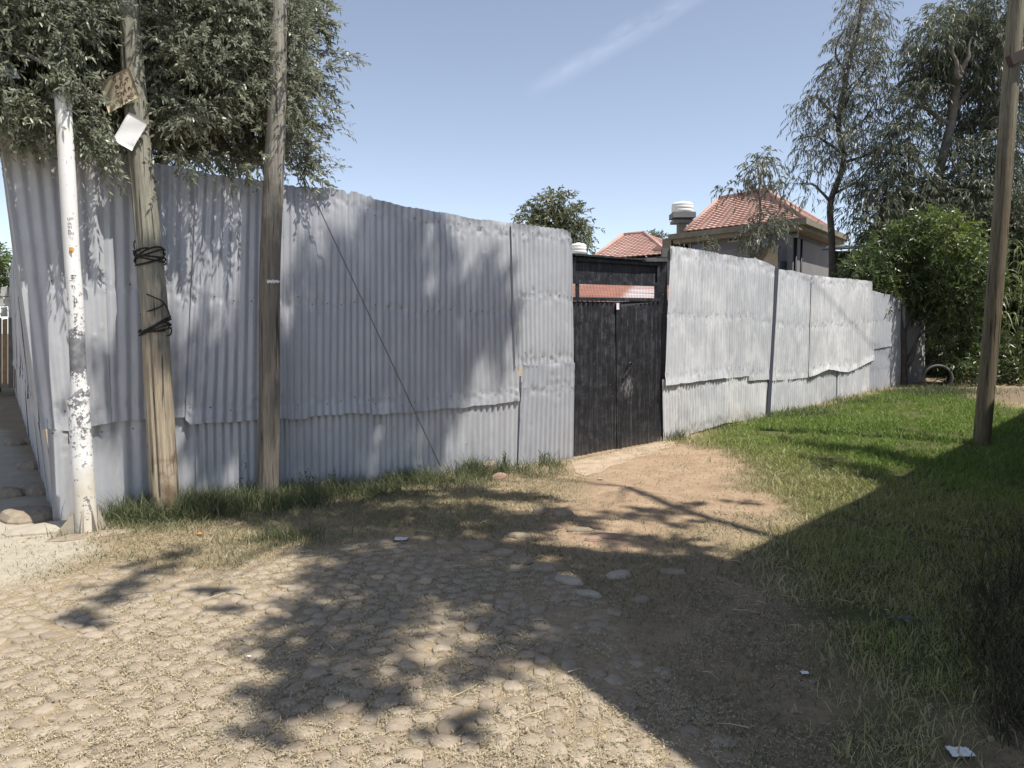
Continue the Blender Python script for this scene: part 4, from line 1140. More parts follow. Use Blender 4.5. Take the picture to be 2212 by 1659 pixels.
# left end: lower stepped parapet
V, F = obox(l2_, -(c2 - l2_) / np.linalg.norm(c2 - l2_), (e2_ - c2) / np.linalg.norm(e2_ - c2), 0.003, 0.45, 0.3, 3.2, zE - 0.55, zE - 0.12); MB().add(V, F).obj('side_eave', m_fascia, house)
V, F = obox(l2_, -(c2 - l2_) / np.linalg.norm(c2 - l2_), (e2_ - c2) / np.linalg.norm(e2_ - c2), -0.5, 0.18, 0.5, 3.0, -0.1, zE - 0.56); MB().add(V, F).obj('side_wing', m_housewall, house)

def tank(label, cu, v0, v1, Y, rad, vs, stand=True, horiz=True):
    top = at(cu, v0, Y); bot = at(cu, v1, Y); base = at(cu, vs, Y)
    t = thing('water_tank', label, 'tank', base, 'rooftop water tanks')
    n = 24; th = np.arange(n) * 2 * PI / n; V = []; h = top[2] - bot[2]
    prof = [(0.90, 0), (1.0, 0.03), (1.0, 0.30), (0.97, 0.33), (1.0, 0.36), (1.0, 0.62), (0.97, 0.65), (1.0, 0.68), (0.99, 0.80), (0.85, 0.93), (0.35, 0.99), (0.28, 1.0), (0.28, 1.06), (0.05, 1.07)]
    for r, z in prof: V.append(np.stack([bot[0] + rad * r * np.cos(th), bot[1] + rad * r * np.sin(th), bot[2] + z * h + 0 * th], 1))
    V = np.concatenate(V); m = len(prof)
    F = [(k * n + j, k * n + (j + 1) % n, (k + 1) * n + (j + 1) % n, (k + 1) * n + j) for k in range(m - 1) for j in range(n)] + [tuple((m - 1) * n + j for j in range(n))]
    MB().add(V, F).obj('drum', m_tank, t, True)
    if stand:
        V, F = obox(bot[:2], (1, 0), (0, 1), -rad * 1.05, rad * 1.05, -rad, rad, bot[2] - 0.22, bot[2] - 0.003); MB().add(V, F).obj('stand_slab', m_sidewall, t)
        V, F = obox(bot[:2], (1, 0), (0, 1), -rad * 0.98, rad * 0.98, -rad * .8, rad * .8, bot[2] - 0.42, bot[2] - 0.30); MB().add(V, F).obj('stand_slab', m_sidewall, t)
        V, F = obox(bot[:2], (1, 0), (0, 1), -rad * 0.6, rad * 0.6, -rad * .5, rad * .5, bot[2] - 0.30, bot[2] - 0.223); MB().add(V, F).obj('stand_neck', m_fascia, t)
        V, F = obox(bot[:2], (1, 0), (0, 1), -rad * 0.42, rad * 0.30, -rad * .5, rad * .5, base[2] - 0.6, bot[2] - 0.423); MB().add(V, F).obj('stand_column', m_fascia, t)
    return t
tank('white water tank on a concrete pedestal beside the large red roof', 1474, 437, 461, 31.8, 0.44, 497)
tank('white water tank seen just above the left end of the black gate', 1249, 526, 549, 34.0, 0.36, 570)

# --- small house behind the gate
h2 = thing('house', 'small house with a red tiled roof showing above the black gate', 'house', (7.4, 40, Hs(7.4, 40)))
Bl, Br = at(1278, 560, 38.0), at(1446, 549, 35.2); Tl, Tr = at(1346, 508, 40.5), at(1390, 505, 39.6)
zb = (Bl[2] + Br[2]) / 2; Bl[2] = Br[2] = zb; zt_ = (Tl[2] + Tr[2]) / 2; Tl[2] = Tr[2] = zt_
dv = np.array([Br[1] - Bl[1], -(Br[0] - Bl[0]), 0]); dv = -dv if dv[1] < 0 else dv; dv /= np.linalg.norm(dv)
b3_, b4_ = Br + dv * 6.5, Bl + dv * 6.5
mb = MB()
for q in ((Bl, Br, Tr, Tl), (Br, b3_, Tr + 0.001, Tr), (b3_, b4_, Tl, Tr), (b4_, Bl, Tl, Tl + 0.001)):
    V, F = tile_face(*q, 15, 0.28); mb.add(V, F)
ro2 = mb.obj('roof', m_tile, h2, False, 'stuff')
for p, q in ((Tl, Tr), (Bl, Tl), (Br, Tr)):
    V, F = tube([p + [0, 0, .04], q + [0, 0, .06]], 0.09, 8); MB().add(V, F).obj('ridge_cap', m_tile, ro2, True)
# dormer at the right
dp, dl, dr = at(1423, 527, 35.9), at(1400, 545, 36.6), at(1446, 545, 35.4)
V = np.array([dl, dr, dp, dl + dv * 2.6 + [0, 0, .1], dr + dv * 2.6 + [0, 0, .1], dp + dv * 2.6 + [0, 0, .1]])
MB().add(V, [(0, 1, 2), (0, 2, 5, 3), (1, 4, 5, 2), (3, 5, 4), (0, 3, 4, 1)]).obj('dormer', m_tile, h2)
ring([Bl[:2] * .97 + Br[:2] * .03 + dv[:2] * .4, Br[:2] * .97 + Bl[:2] * .03 + dv[:2] * .4, b3_[:2] - dv[:2] * .4, b4_[:2] - dv[:2] * .4], -0.2, zb - 0.05, m_sidewall, 'wall', h2)

# --- rusty roofed shed seen through the gate
def rustmat():
    M = Mat('rusted_iron', 0.75, 0.1, 0.3)
    a = M.noise(1.5, 6, 0.7); b = M.noise(1.0, 5, 0.6, vec=M.map((0.55, 6, 1)))
    c = M.ramp(a, [(0.3, (0.17, 0.075, 0.05)), (0.55, (0.26, 0.12, 0.085)), (0.75, (0.34, 0.19, 0.15))])
    z = M.ramp(b, [(0.42, 0.0), (0.56, 0.85)])
    c = M.mix(M.math('MULTIPLY', z, M.attr('zinc')), c, (0.50, 0.50, 0.52))
    M.col(c); M.bump(a, 0.3, 0.01); return M.m
shed = thing('shed', 'low shed with a rusty corrugated roof glimpsed through the slot above the gate leaves', 'shed', (4.6, 18, Hs(4.6, 18)))
r00, r10 = at(1200, 655, 15.0), at(1470, 648, 16.2); r01, r11 = at(1180, 613, 19.5), at(1480, 617, 21.0)
nc, nr = 160, 14
a = np.linspace(0, 1, nc)[None, :, None]; b = np.linspace(0, 1, nr)[:, None, None]
P_ = (r00 * (1 - a) + r10 * a) * (1 - b) + (r01 * (1 - a) + r11 * a) * b
P_[..., 2] += 0.008 * np.sin(a[..., 0] * 2 * PI * 44)
zn = (sstep(0.52, 0.60, a[..., 0] - 0.12 * (b[..., 0] - .5)) * sstep(0.84, 0.78, a[..., 0])) * np.ones((nr, nc))
part('roof', P_.reshape(-1, 3), grid_faces(nr, nc), rustmat(), shed, True, {'zinc': zn.ravel()})
ring([r00[:2] + [.2, .4], r10[:2] + [-.2, .4], r11[:2] + [-.2, -.3], r01[:2] + [.2, -.3]], -0.1, r00[2] - 0.12, m_sidewall, 'wall', shed)

# --- beige stair parapet between the fence and the house
stair = thing('stair_wall', 'beige concrete stair wall with a sloping top rising behind the pale fence', 'wall', (6.8, 20.5, Hs(6.8, 20.5)))
Ys = 20.5
q = [at(1586, 590, Ys), at(1680, 590, Ys - .2), at(1680, 529, Ys - .2), at(1664, 529, Ys - .15), at(1616, 556, Ys)]
q[0][2] = 0.2; q[1][2] = 0.2; q[0] = np.array([q[4][0], q[4][1], 0.2])
fr_ = np.array(q); bkq = fr_ + np.array([0.1, 0.28, 0])
n = len(q); MB().add(np.concatenate([fr_, bkq]), [tuple(range(n)), tuple(range(2 * n - 1, n - 1, -1))] + [(i, (i + 1) % n, (i + 1) % n + n, i + n) for i in range(n)]).obj('parapet', plain('beige_plaster', (0.26, 0.225, 0.165), 0.9, var=0.2, scale=3), stair)
q2 = [at(1520, 545, 22.5), at(1660, 531, 21.2), at(1660, 570, 21.2), at(1520, 570, 22.5)]
q2[2][2] = q2[3][2] = 0.2
V, F = slab(q2, (0, -1, 0), 0.2); MB().add(V, F).obj('back_wall', plain('shaded_plaster', (0.20, 0.19, 0.18), 0.9, var=0.15), stair)
V, F = bar(at(1618, 553, Ys - .05), at(1664, 526.5, Ys - .2), 0.32, 0.07); MB().add(V, F).obj('coping', m_fascia, stair)

# --- plank shed with a tin canopy at the right of the house
ps = thing('plank_shed', 'dark plank shed with a thin tin canopy under the eucalyptus', 'shed', (11.2, 24, Hs(11, 24)))
V, F = hexa([at(1775, 541, 23), at(1905, 535, 22), at(1905, 533, 24), at(1790, 533, 25), at(1775, 539, 23), at(1905, 533, 22), at(1905, 530, 24), at(1790, 530, 25)])
MB().add(V, F).obj('canopy', plain('dark_tin', (0.06, 0.06, 0.065), 0.6), ps)
m_plank = plain('dark_plank', (0.11, 0.105, 0.105), 0.9, var=0.3, scale=4)
x0 = at(1792, 560, 24.2)[0]; x1 = at(1885, 560, 24.2)[0]; npk = 16
for k in range(npk):
    xa = x0 + (x1 - x0) * k / npk; xb = x0 + (x1 - x0) * (k + 1) / npk - 0.02
    V, F = obox((0, 0), (1, 0), (0, 1), xa, xb, 24.2 + 0.02 * random.random(), 24.26, -0.1, at(1800, 541, 24.2)[2] - 0.02 * random.random()); MB().add(V, F).obj('plank', m_plank, ps)
# --- pale wall panel and drain pipe beside the shrub
pw_ = thing('wall', 'pale plain wall panel behind the shrub trunk at the end of the fence', 'wall', (9.6, 17.6, Hs(9.6, 17.6)))
V, F = slab([at(1945, 648, 17.3), at(1996, 651, 17.75), at(1996, 844, 17.75), at(1945, 843, 17.3)], (-.6, -.8, 0), 0.12); MB().add(V, F).obj('panel', plain('pale_panel', (0.42, 0.42, 0.43), 0.8, var=0.08), pw_)
pb = gr(2026, 838); pb[2] += 0.22
V = []; n = 28; th = np.arange(n) * 2 * PI / n; ax = np.array([0.45, 0.9, 0.03]); ax /= np.linalg.norm(ax); s1 = np.cross(ax, [0, 0, 1]); s1 /= np.linalg.norm(s1); s2 = np.cross(s1, ax)
for r, l in ((0.24, 0.9), (0.24, 0.02), (0.26, -0.02), (0.285, 0.0), (0.285, 0.10), (0.275, 0.12), (0.275, 0.95)):
    V.append(pb + ax * l + r * (np.cos(th)[:, None] * s1 + np.sin(th)[:, None] * s2))
m_ = len(V); V = np.concatenate(V)
F = [(k * n + j, k * n + (j + 1) % n, (k + 1) * n + (j + 1) % n, (k + 1) * n + j) for k in range(m_ - 1) for j in range(n)]
o = MB().add(V, F).obj('drain_pipe', plain('pipe_concrete', (0.13, 0.125, 0.12), 0.9, var=0.2), None, True, loc=pb - [0, 0, .3]); tagit(o, 'short concrete drain pipe lying on the ground by the bushes', 'pipe')

# --- far left: plank hut and plastered gable beyond the alley
hut = thing('plank_hut', 'dark plank hut with a stone gable beyond the alley at the far left', 'hut', at(10, 830, 19))
Yh = 19.0
for k in range(9):
    u0 = -70 + k * 12.5
    V, F = hexa([at(u0, 838, Yh), at(u0 + 11.4, 838, Yh), at(u0 + 11.4, 838, Yh + .1), at(u0, 838, Yh + .1), at(u0, 690 - (k % 3) * 5, Yh), at(u0 + 11.4, 688, Yh), at(u0 + 11.4, 688, Yh + .1), at(u0, 690, Yh + .1)])
    MB().add(V, F).obj('plank', m_plank if k % 2 else m_wood_rough, hut)
for k in range(3):
    for j in range(6):
        u0 = -50 + j * 17 + (k % 2) * 8; v0 = 684 - k * 22
        V, F = hexa([at(u0, v0, Yh + .2), at(u0 + 16, v0, Yh + .2), at(u0 + 16, v0, Yh + .6), at(u0, v0, Yh + .6), at(u0 + 1, v0 - 20, Yh + .22), at(u0 + 15, v0 - 21, Yh + .22), at(u0 + 15, v0 - 21, Yh + .6), at(u0 + 1, v0 - 20, Yh + .6)])
        MB().add(V, F).obj('stone', plain('pale_rubble', (0.42, 0.41, 0.39), 0.9, var=0.2) if k + j == 0 else bpy.data.materials['pale_rubble'], hut)

# ================================================================== FOLIAGE
def nrmz(a): return a / (np.linalg.norm(a, axis=-1, keepdims=True) + 1e-9)
def foliage(start, dirs, lens, k, LL, LW, droop=0.25, ang=0.8, hang=0.0, shade=None, fine=False, up=0.6, stem=0.0022, r=None):
    r = r or rng
    n = len(start); dirs = nrmz(np.asarray(dirs, float)); lens = np.asarray(lens, float)
    t = (np.arange(k)[None] + r.uniform(0.2, 0.9, (n, k))) / k
    z = np.array([0, 0, -1.0])
    base = start[:, None] + dirs[:, None] * (lens[:, None] * t)[..., None] + z * (droop * lens[:, None] * t * t)[..., None]
    tan = nrmz(dirs[:, None] + z * (2 * droop * t)[..., None])
    a = nrmz(np.cross(tan, r.normal(size=(n, k, 3)))); ld = nrmz(tan * math.cos(ang) + a * math.sin(ang) + z * hang)
    nr = nrmz(np.array([0, 0, up]) + r.normal(size=(n, k, 3)) * 0.55); w = nrmz(np.cross(ld, nr)); nr = np.cross(w, ld)
    L = (LL * r.uniform(0.65, 1.25, (n, k)))[..., None]; Wd = (LW * r.uniform(0.75, 1.2, (n, k)))[..., None]
    tipdrop = z * L * 0.12
    if fine:
        V = np.stack([base, base + ld * L * .3 + w * Wd * .46 + nr * Wd * .10, base + ld * L * .68 + w * Wd * .36 + nr * Wd * .06 + tipdrop * .4, base + ld * L + tipdrop,
                      base + ld * L * .68 - w * Wd * .36 + nr * Wd * .06 + tipdrop * .4, base + ld * L * .3 - w * Wd * .46 + nr * Wd * .10], 2).reshape(-1, 3)
        m = 6; tri = np.array([[0, 1, 5], [1, 2, 5], [2, 4, 5], [2, 3, 4]])
    else:
        V = np.stack([base, base + ld * L * .42 + w * Wd * .5 + nr * Wd * .12, base + ld * L + tipdrop, base + ld * L * .42 - w * Wd * .5 + nr * Wd * .12], 2).reshape(-1, 3)
        m = 4; tri = np.array([[0, 1, 2], [0, 2, 3]])
    N = n * k
    F = (np.arange(N)[:, None, None] * m + tri[None]).reshape(-1, 3)
    rn = r.uniform(0, 1, (n, 1)) * 0.5 + r.uniform(0, 1, (n, k)) * 0.5
    if shade is not None: rn = np.clip(rn * 0.6 + shade[:, None], 0, 1)
    RN = np.repeat(rn.reshape(-1), m)
    # twig stems: slim three sided tapers
    ts = np.array([0, .5, 1.0]); P = start[:, None] + dirs[:, None] * (lens[:, None] * ts)[..., None] + z * (droop * lens[:, None] * ts * ts)[..., None]
    e1 = nrmz(np.cross(dirs, np.array([0.3, 0.5, 0.81]))); e2 = np.cross(dirs, e1)
    SV = []
    for i, rr in enumerate((1.0, 0.75, 0.3)):
        for q in range(3): SV.append(P[:, i] + stem * rr * (math.cos(q * 2.094) * e1 + math.sin(q * 2.094) * e2))
    SV = np.stack(SV, 1).reshape(-1, 3)
    st = np.array([[i * 3 + q, i * 3 + (q + 1) % 3, i * 3 + 3 + (q + 1) % 3, i * 3 + 3 + q] for i in range(2) for q in range(3)])
    SF = (np.arange(n)[:, None, None] * 9 + st[None]).reshape(-1, 4)
    return V, F, RN, SV, SF
def put_foliage(root, parts_, mleaf, mtwig, leafname='leaves', twigname='twigs'):
    V = []; F = []; Rn = []; SV = []; SF = []; o = 0; so_ = 0
    for v, f, rn, sv, sf in parts_:
        V.append(v); F.append(f + o); Rn.append(rn); o += len(v); SV.append(sv); SF.append(sf + so_); so_ += len(sv)
    part(leafname, np.concatenate(V), np.concatenate(F), mleaf, root, False, {'rnd': np.concatenate(Rn)}, 'stuff')
    part(twigname, np.concatenate(SV), np.concatenate(SF), mtwig, root, False, None, 'stuff')
def ball(n, c, r, rg=None):
    rg = rg or rng
    d = nrmz(rg.normal(size=(n, 3))); return np.array(c) + d * np.array(r) * (rg.uniform(0, 1, (n, 1)) ** (1 / 2.4)), d
def limb(mb, pts, r0, r1, n=8, seg=16, wob=0.03):
    P = spline(pts, seg); f = np.linspace(0, 1, seg)
    P = P + wob * np.stack([fbm(f * 5 + r0 * 99, f * 0, 2, 2), fbm(f * 5, f * 0 + 7 + r0 * 50, 4, 2), 0 * f], 1)
    V, F = tube(P, r0 * (1 - f) + r1 * f, n); mb.add(V, F)
m_bark = plain('grey_bark', (0.16, 0.14, 0.12), 0.95, var=0.35, scale=8)
m_barkd = plain('dark_bark', (0.085, 0.075, 0.065), 0.95, var=0.35, scale=8)
m_twig = plain('twig_bark', (0.20, 0.18, 0.14), 0.9, var=0.2)

# --- the olive-like tree over the left fence
m_olive = leafmat('olive_leaf', [(0.115, 0.145, 0.09), (0.17, 0.20, 0.13), (0.23, 0.255, 0.17), (0.32, 0.33, 0.21)], 0.42, (0.29, 0.305, 0.245), 0.36, 0.6)
tb = FL.P(0.9, 0, -1.5); tb[2] = Hs(tb[0], tb[1])
ol = thing('olive_tree', 'dark leafy tree hanging over the fence around the three poles on the left', 'tree', tb, 'trees')
mb = MB()
limb(mb, [tb - [0, 0, .3], tb + [0.05, 0, 1.2], tb + [-.1, -.1, 2.6]], 0.16, 0.12, 12)
mb.obj('trunk', m_bark, ol, True)
mb = MB(); o0 = tb + [-.1, -.1, 2.5]
ends = [FL.P(-1.2, 4.2, -.2), FL.P(-0.5, 4.9, .1), FL.P(0.3, 4.1, .15), FL.P(0.9, 5.2, -.2), FL.P(1.5, 4.0, .2), FL.P(2.0, 4.7, .0), FL.P(1.9, 3.7, -.1), FL.P(2.2, 5.6, -.3), FL.P(0.2, 5.8, -.5), FL.P(-0.9, 3.6, .2)]
for i, e in enumerate(ends): limb(mb, [o0, o0 * .5 + e * .5 + [0, 0, .35], e], 0.06, 0.012, 7, 14, 0.15)
mb.obj('limbs', m_bark, ol, True, 'stuff')
def in_poly(U, V_, poly):
    return poly_sd(U, V_, [(a, b) for a, b in poly]) < 0
crownpoly = [(-260, -60), (676, -60), (672, 20), (655, 80), (660, 160), (640, 235), (632, 300), (605, 352), (545, 352), (440, 330), (380, 335), (340, 300), (250, 305), (160, 300), (60, 268), (0, 262), (-260, 300)]
nU = 29000
U = rng.uniform(-260, 720, nU); Vv = rng.uniform(-60, 360, nU); off = rng.uniform(-1.35, 0.50, nU)
keep = in_poly(U, Vv, crownpoly)
dens = vnoise(U / 75.0, Vv / 60.0, 61) * 0.65 + vnoise(U / 30.0 + off * 3, Vv / 28.0, 62) * 0.35
keep &= (rng.uniform(0, 1, nU) < sstep(0.32, 0.62, dens)) | (off < -0.55)
# a darker hole left of the split pole, where one looks into the crown
hole = np.exp(-((U - 225) / 38) ** 2 - ((Vv - 95) / 70) ** 2) + np.exp(-((U - 15) / 45) ** 2 - ((Vv - 150) / 45) ** 2)
keep &= ~((rng.uniform(0, 1, nU) < hole * 1.2) & (off > -0.6))
U, Vv, off = U[keep], Vv[keep], off[keep]
def fl_points(U, Vv, off):
    P = np.array([FL.px(u, v, 0) for u, v in zip(U, Vv)])
    # move along the sight line so that the point sits "off" in front of the fence plane
    d = P - CAM; k = off / -(d[:, :2] @ FL.n)
    return P - d * (k[:, None]) * 1.0
st = fl_points(U, Vv, off)
# keep clear of the poles
def polehit(P, pts, rad, m=0.03):
    ax = np.array(pts); cx = np.interp(P[:, 2], ax[:, 2], ax[:, 0]); cy = np.interp(P[:, 2], ax[:, 2], ax[:, 1])
    return np.hypot(P[:, 0] - cx, P[:, 1] - cy) < rad + m
bad = polehit(st, pts2, 0.11) | polehit(st, pts3, 0.10) | polehit(st, pts1, 0.06, 0.01)
# nothing much hangs between the camera and the two timber poles
def masks_pole(U, Vv, P, pts, rad, c):
    uu = np.interp(-Vv, [-q[1] for q in c], [q[0] for q in c]); return (np.abs(U - uu) < rad) & (P[:, 1] < pts[3][1] + 0.02)
bad |= masks_pole(U, Vv, st, pts2, 34, [(332, 640), (312, 430), (299, 300), (284, 100), (276, 0), (270, -60)]) & ~((Vv > 150) & (Vv < 215) & (U > 285))
bad |= masks_pole(U, Vv, st, pts3, 30, [(583, 602), (592, 365), (597, 255), (601, 0), (603, -60)])
bad |= (Vv > 140) & (Vv < 335) & (U > 205) & (U < 325) & (st[:, 1] < YS + 0.05) & ~((U > 290) & (Vv < 205) & (rng.uniform(0, 1, len(U)) < .5))
def sunpath(P, c, r, tmax=2.2):                       # points that stand between the sun and c
    d = P - c; t = np.clip(d @ SUN, 0, tmax); return (np.linalg.norm(d - t[:, None] * SUN, axis=1) < r) & (d @ SUN > 0.02)
cardc = at(256, 195, YS); papc = at(281, 283, YS)
def sunclear(P): return sunpath(P, cardc, 0.27) | sunpath(P, papc, 0.29) | sunpath(P, at(230, 215, YS), .2)
bad |= sunclear(st)
st = st[~bad]; print('olive twigs', len(st))
dr = rng.normal(size=st.shape) * np.array([0.8, 0.7, 0.5]) + np.array([0.25, -0.25, -0.12])
inner = (st[:, :2] - FL.o) @ FL.n < -0.5
f1 = foliage(st[~inner], dr[~inner], rng.uniform(0.14, 0.34, (~inner).sum()), 15, 0.052, 0.0172, 0.28, 0.8, 0.06, None, True)
f1b = foliage(st[inner], dr[inner], rng.uniform(0.14, 0.30, inner.sum()), 9, 0.075, 0.024, 0.35, 0.75, 0.12)
# long sprays into the sky on the right, and sprigs hanging over the fence
sp = []
for _ in range(26):
    vv = rng.uniform(-20, 380); u0 = rng.uniform(600, 650); sp0 = None
    a_, b_ = fl_points(np.array([u0, u0 + rng.uniform(55, 130)]), np.array([vv, vv + rng.uniform(-40, 45)]), np.array([rng.uniform(-.3, .2)] * 2))
    sp.append((a_, b_ - a_, np.linalg.norm(b_ - a_)))
for (u0, v0, u1, v1, o_) in [(660, 60, 742, 30, .1), (670, 110, 790, 122, .1), (660, 140, 760, 150, .15), (660, 180, 738, 208, .0), (650, 220, 742, 240, .1), (640, 260, 712, 280, 0), (640, 300, 706, 312, .1), (630, 330, 700, 345, .05), (620, 360, 738, 398, .1), (625, 350, 720, 372, 0), (690, 60, 720, 95, .1), (640, 240, 690, 262, .2), (680, 20, 730, 60, .1), (660, -10, 735, 5, 0), (650, 150, 700, 175, .2), (640, 320, 680, 392, .1), (655, 200, 715, 190, -.1),
                             (200, 310, 262, 402, .35), (60, 280, 90, 350, .3), (100, 290, 150, 330, .45), (20, 270, 55, 335, .3), (380, 330, 420, 388, .4), (440, 330, 455, 380, .35), (520, 350, 540, 392, .3), (250, 300, 215, 360, .4), (470, 340, 500, 390, .2), (230, 220, 205, 330, .4), (95, 120, 150, 175, .5), (170, 110, 120, 180, .5), (110, 60, 150, 130, .5), (160, 170, 125, 215, .5), (90, 150, 135, 200, .52), (120, 90, 128, 160, .5), (150, 60, 128, 130, .5), (180, 280, 195, 350, .4)]:
    a_, b_ = fl_points(np.array([u0, u1]), np.array([v0, v1]), np.array([o_, o_ + .05]))
    for q in range(3):
        sp.append((a_ + rng.normal(size=3) * .03, b_ - a_ + rng.normal(size=3) * np.linalg.norm(b_ - a_) * .14, np.linalg.norm(b_ - a_) * rng.uniform(.75, 1.05)))
        m_ = a_ + (b_ - a_) * rng.uniform(.2, .7); sp.append((m_, (b_ - a_) + rng.normal(size=3) * .22, np.linalg.norm(b_ - a_) * .5))
        m_ = a_ + (b_ - a_) * rng.uniform(.1, .5); sp.append((m_, (b_ - a_) + rng.normal(size=3) * .3, np.linalg.norm(b_ - a_) * .4))
sp = [s for s in sp if not sunclear(np.array([s[0], s[0] + np.array(s[1]) * .5, s[0] + np.array(s[1])])).any()]
f2 = foliage(np.array([s[0] for s in sp]), np.array([s[1] for s in sp]), np.array([s[2] for s in sp]), 20, 0.054, 0.0165, 0.12, 0.75, 0.06, None, True)
# the top of the crown, above the picture
c_, d_ = ball(1500, FL.P(0.5, 5.7, -0.45), (1.75, 1.6, 0.85)); q_ = ~sunclear(c_); c_, d_ = c_[q_], d_[q_]
f3 = foliage(c_, d_ + rng.normal(size=d_.shape) * .6, rng.uniform(.15, .35, len(c_)), 10, 0.075, 0.024, 0.3)
put_foliage(ol, [f1, f1b, f2, f3], m_olive, m_twig)

# --- trees and shrubs on the right and behind
def clump_tree(name, label, cat, base, Y, trunk, limbs, clumps, mleaf, mbark, LL, LW, per, k, hang, droop, tr0, depth=1.0, tlen=(.3, .7), group='trees', ang=0.7, fine=False, bright=None, flat=1.0, seed=0):
    rg = np.random.default_rng(seed + 500)
    t = thing(name, label, cat, base, group)
    mb = MB(); P = [at(u, v, Y + dy) for u, v, dy in trunk]; P[0] = np.array([P[0][0], P[0][1], base[2] - 0.2])
    limb(mb, P, tr0, tr0 * 0.5, 10, 30, 0.08); mb.obj('trunk', mbark, t, True)
    mb = MB()
    for L in limbs: limb(mb, [at(u, v, Y + dy) for u, v, dy in L], tr0 * .48, tr0 * .10, 6, 14, 0.12)
    if limbs: mb.obj('limbs', mbark, t, True, 'stuff')
    fs_ = []
    for (u, v, ru) in clumps:
        c = at(u, v, Y + rg.uniform(-.5, .5) * depth); r = ru * K / FPX * Y
        n = max(4, int(per * (ru / 45.0) ** 2))
        s_, d = ball(n, c, (r * .85, r * .85 * depth, r * .85 * flat), rg)
        b = None
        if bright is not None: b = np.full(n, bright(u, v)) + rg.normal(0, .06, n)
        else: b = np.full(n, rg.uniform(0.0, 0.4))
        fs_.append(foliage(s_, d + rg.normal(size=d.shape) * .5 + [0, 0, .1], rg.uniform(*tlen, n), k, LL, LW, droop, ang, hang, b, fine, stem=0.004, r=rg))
    put_foliage(t, fs_, mleaf, m_twig); return t
def base_at(u, Y): p = at(u, 700, Y); return np.array([p[0], p[1], Hs(p[0], p[1])])
m_euc = leafmat('eucalyptus_leaf', [(0.07, 0.082, 0.058), (0.11, 0.125, 0.088), (0.16, 0.17, 0.125), (0.24, 0.235, 0.18)], 0.32, None, 0.4, 0.5)
m_euc2 = leafmat('eucalyptus_leaf_dark', [(0.055, 0.07, 0.044), (0.095, 0.115, 0.072), (0.14, 0.157, 0.102), (0.205, 0.205, 0.14)], 0.32, None, 0.4, 0.5)
m_bright = leafmat('shrub_leaf', [(0.042, 0.068, 0.026), (0.075, 0.11, 0.04), (0.13, 0.18, 0.045), (0.22, 0.28, 0.06)], 0.32, None, 0.35, 0.5)
m_darkleaf = leafmat('hedge_leaf', [(0.02, 0.03, 0.014), (0.04, 0.05, 0.024), (0.065, 0.07, 0.035), (0.10, 0.095, 0.05)], 0.2, None, 0.45, 0.4)
m_round = leafmat('far_leaf', [(0.09, 0.108, 0.06), (0.135, 0.15, 0.085), (0.185, 0.195, 0.11), (0.23, 0.225, 0.13)], 0.25, None, 0.5, 0.3)

clump_tree('eucalyptus_tree', 'tall slender eucalyptus with an airy crown, right of the red roofed house', 'tree', base_at(1800, 22), 22,
    [(1801, 620, 0), (1798, 529, 0), (1796, 437, 0), (1824, 350, 0), (1812, 262, 0), (1832, 150, 0), (1858, 40, 0), (1868, -40, 0)],
    [[(1824, 350, 0), (1880, 332, -.2), (1945, 285, -.2), (2000, 222, 0)], [(1797, 440, 0), (1762, 402, 0), (1724, 396, .2)], [(1812, 262, 0), (1765, 212, .2), (1728, 226, .2)], [(1818, 330, 0), (1766, 296, 0), (1728, 300, 0)],
     [(1815, 250, 0), (1856, 170, -.2), (1896, 110, 0)], [(1830, 160, 0), (1804, 110, .3), (1826, 60, 0)], [(1820, 290, 0), (1862, 262, 0), (1902, 200, 0)], [(1800, 420, 0), (1850, 392, .3), (1890, 350, .2)], [(1814, 270, 0), (1822, 205, .4), (1880, 150, .3)]],
    [(1866, -10, 34), (1846, 22, 34), (1888, 30, 32), (1868, 62, 38), (1838, 78, 34), (1900, 92, 30), (1826, 118, 36), (1872, 118, 40), (1905, 150, 30), (1846, 158, 36), (1806, 158, 30), (1884, 196, 36), (1832, 200, 36), (1782, 196, 26), (1752, 214, 26), (1732, 246, 22), (1808, 238, 32), (1862, 238, 34), (1906, 226, 26), (1786, 280, 38), (1822, 292, 36), (1756, 296, 26), (1734, 322, 18), (1862, 286, 32), (1798, 330, 36), (1764, 350, 24), (1840, 340, 28), (1734, 398, 18), (1750, 424, 16), (1716, 388, 12), (1880, 352, 30), (1862, 400, 32), (1826, 408, 22), (1900, 300, 26), (1892, 430, 36), (1840, 455, 26)],
    m_euc, m_barkd, 0.17, 0.030, 76, 9, 0.9, 0.55, 0.10, 1.3, (.30, .75), seed=1)
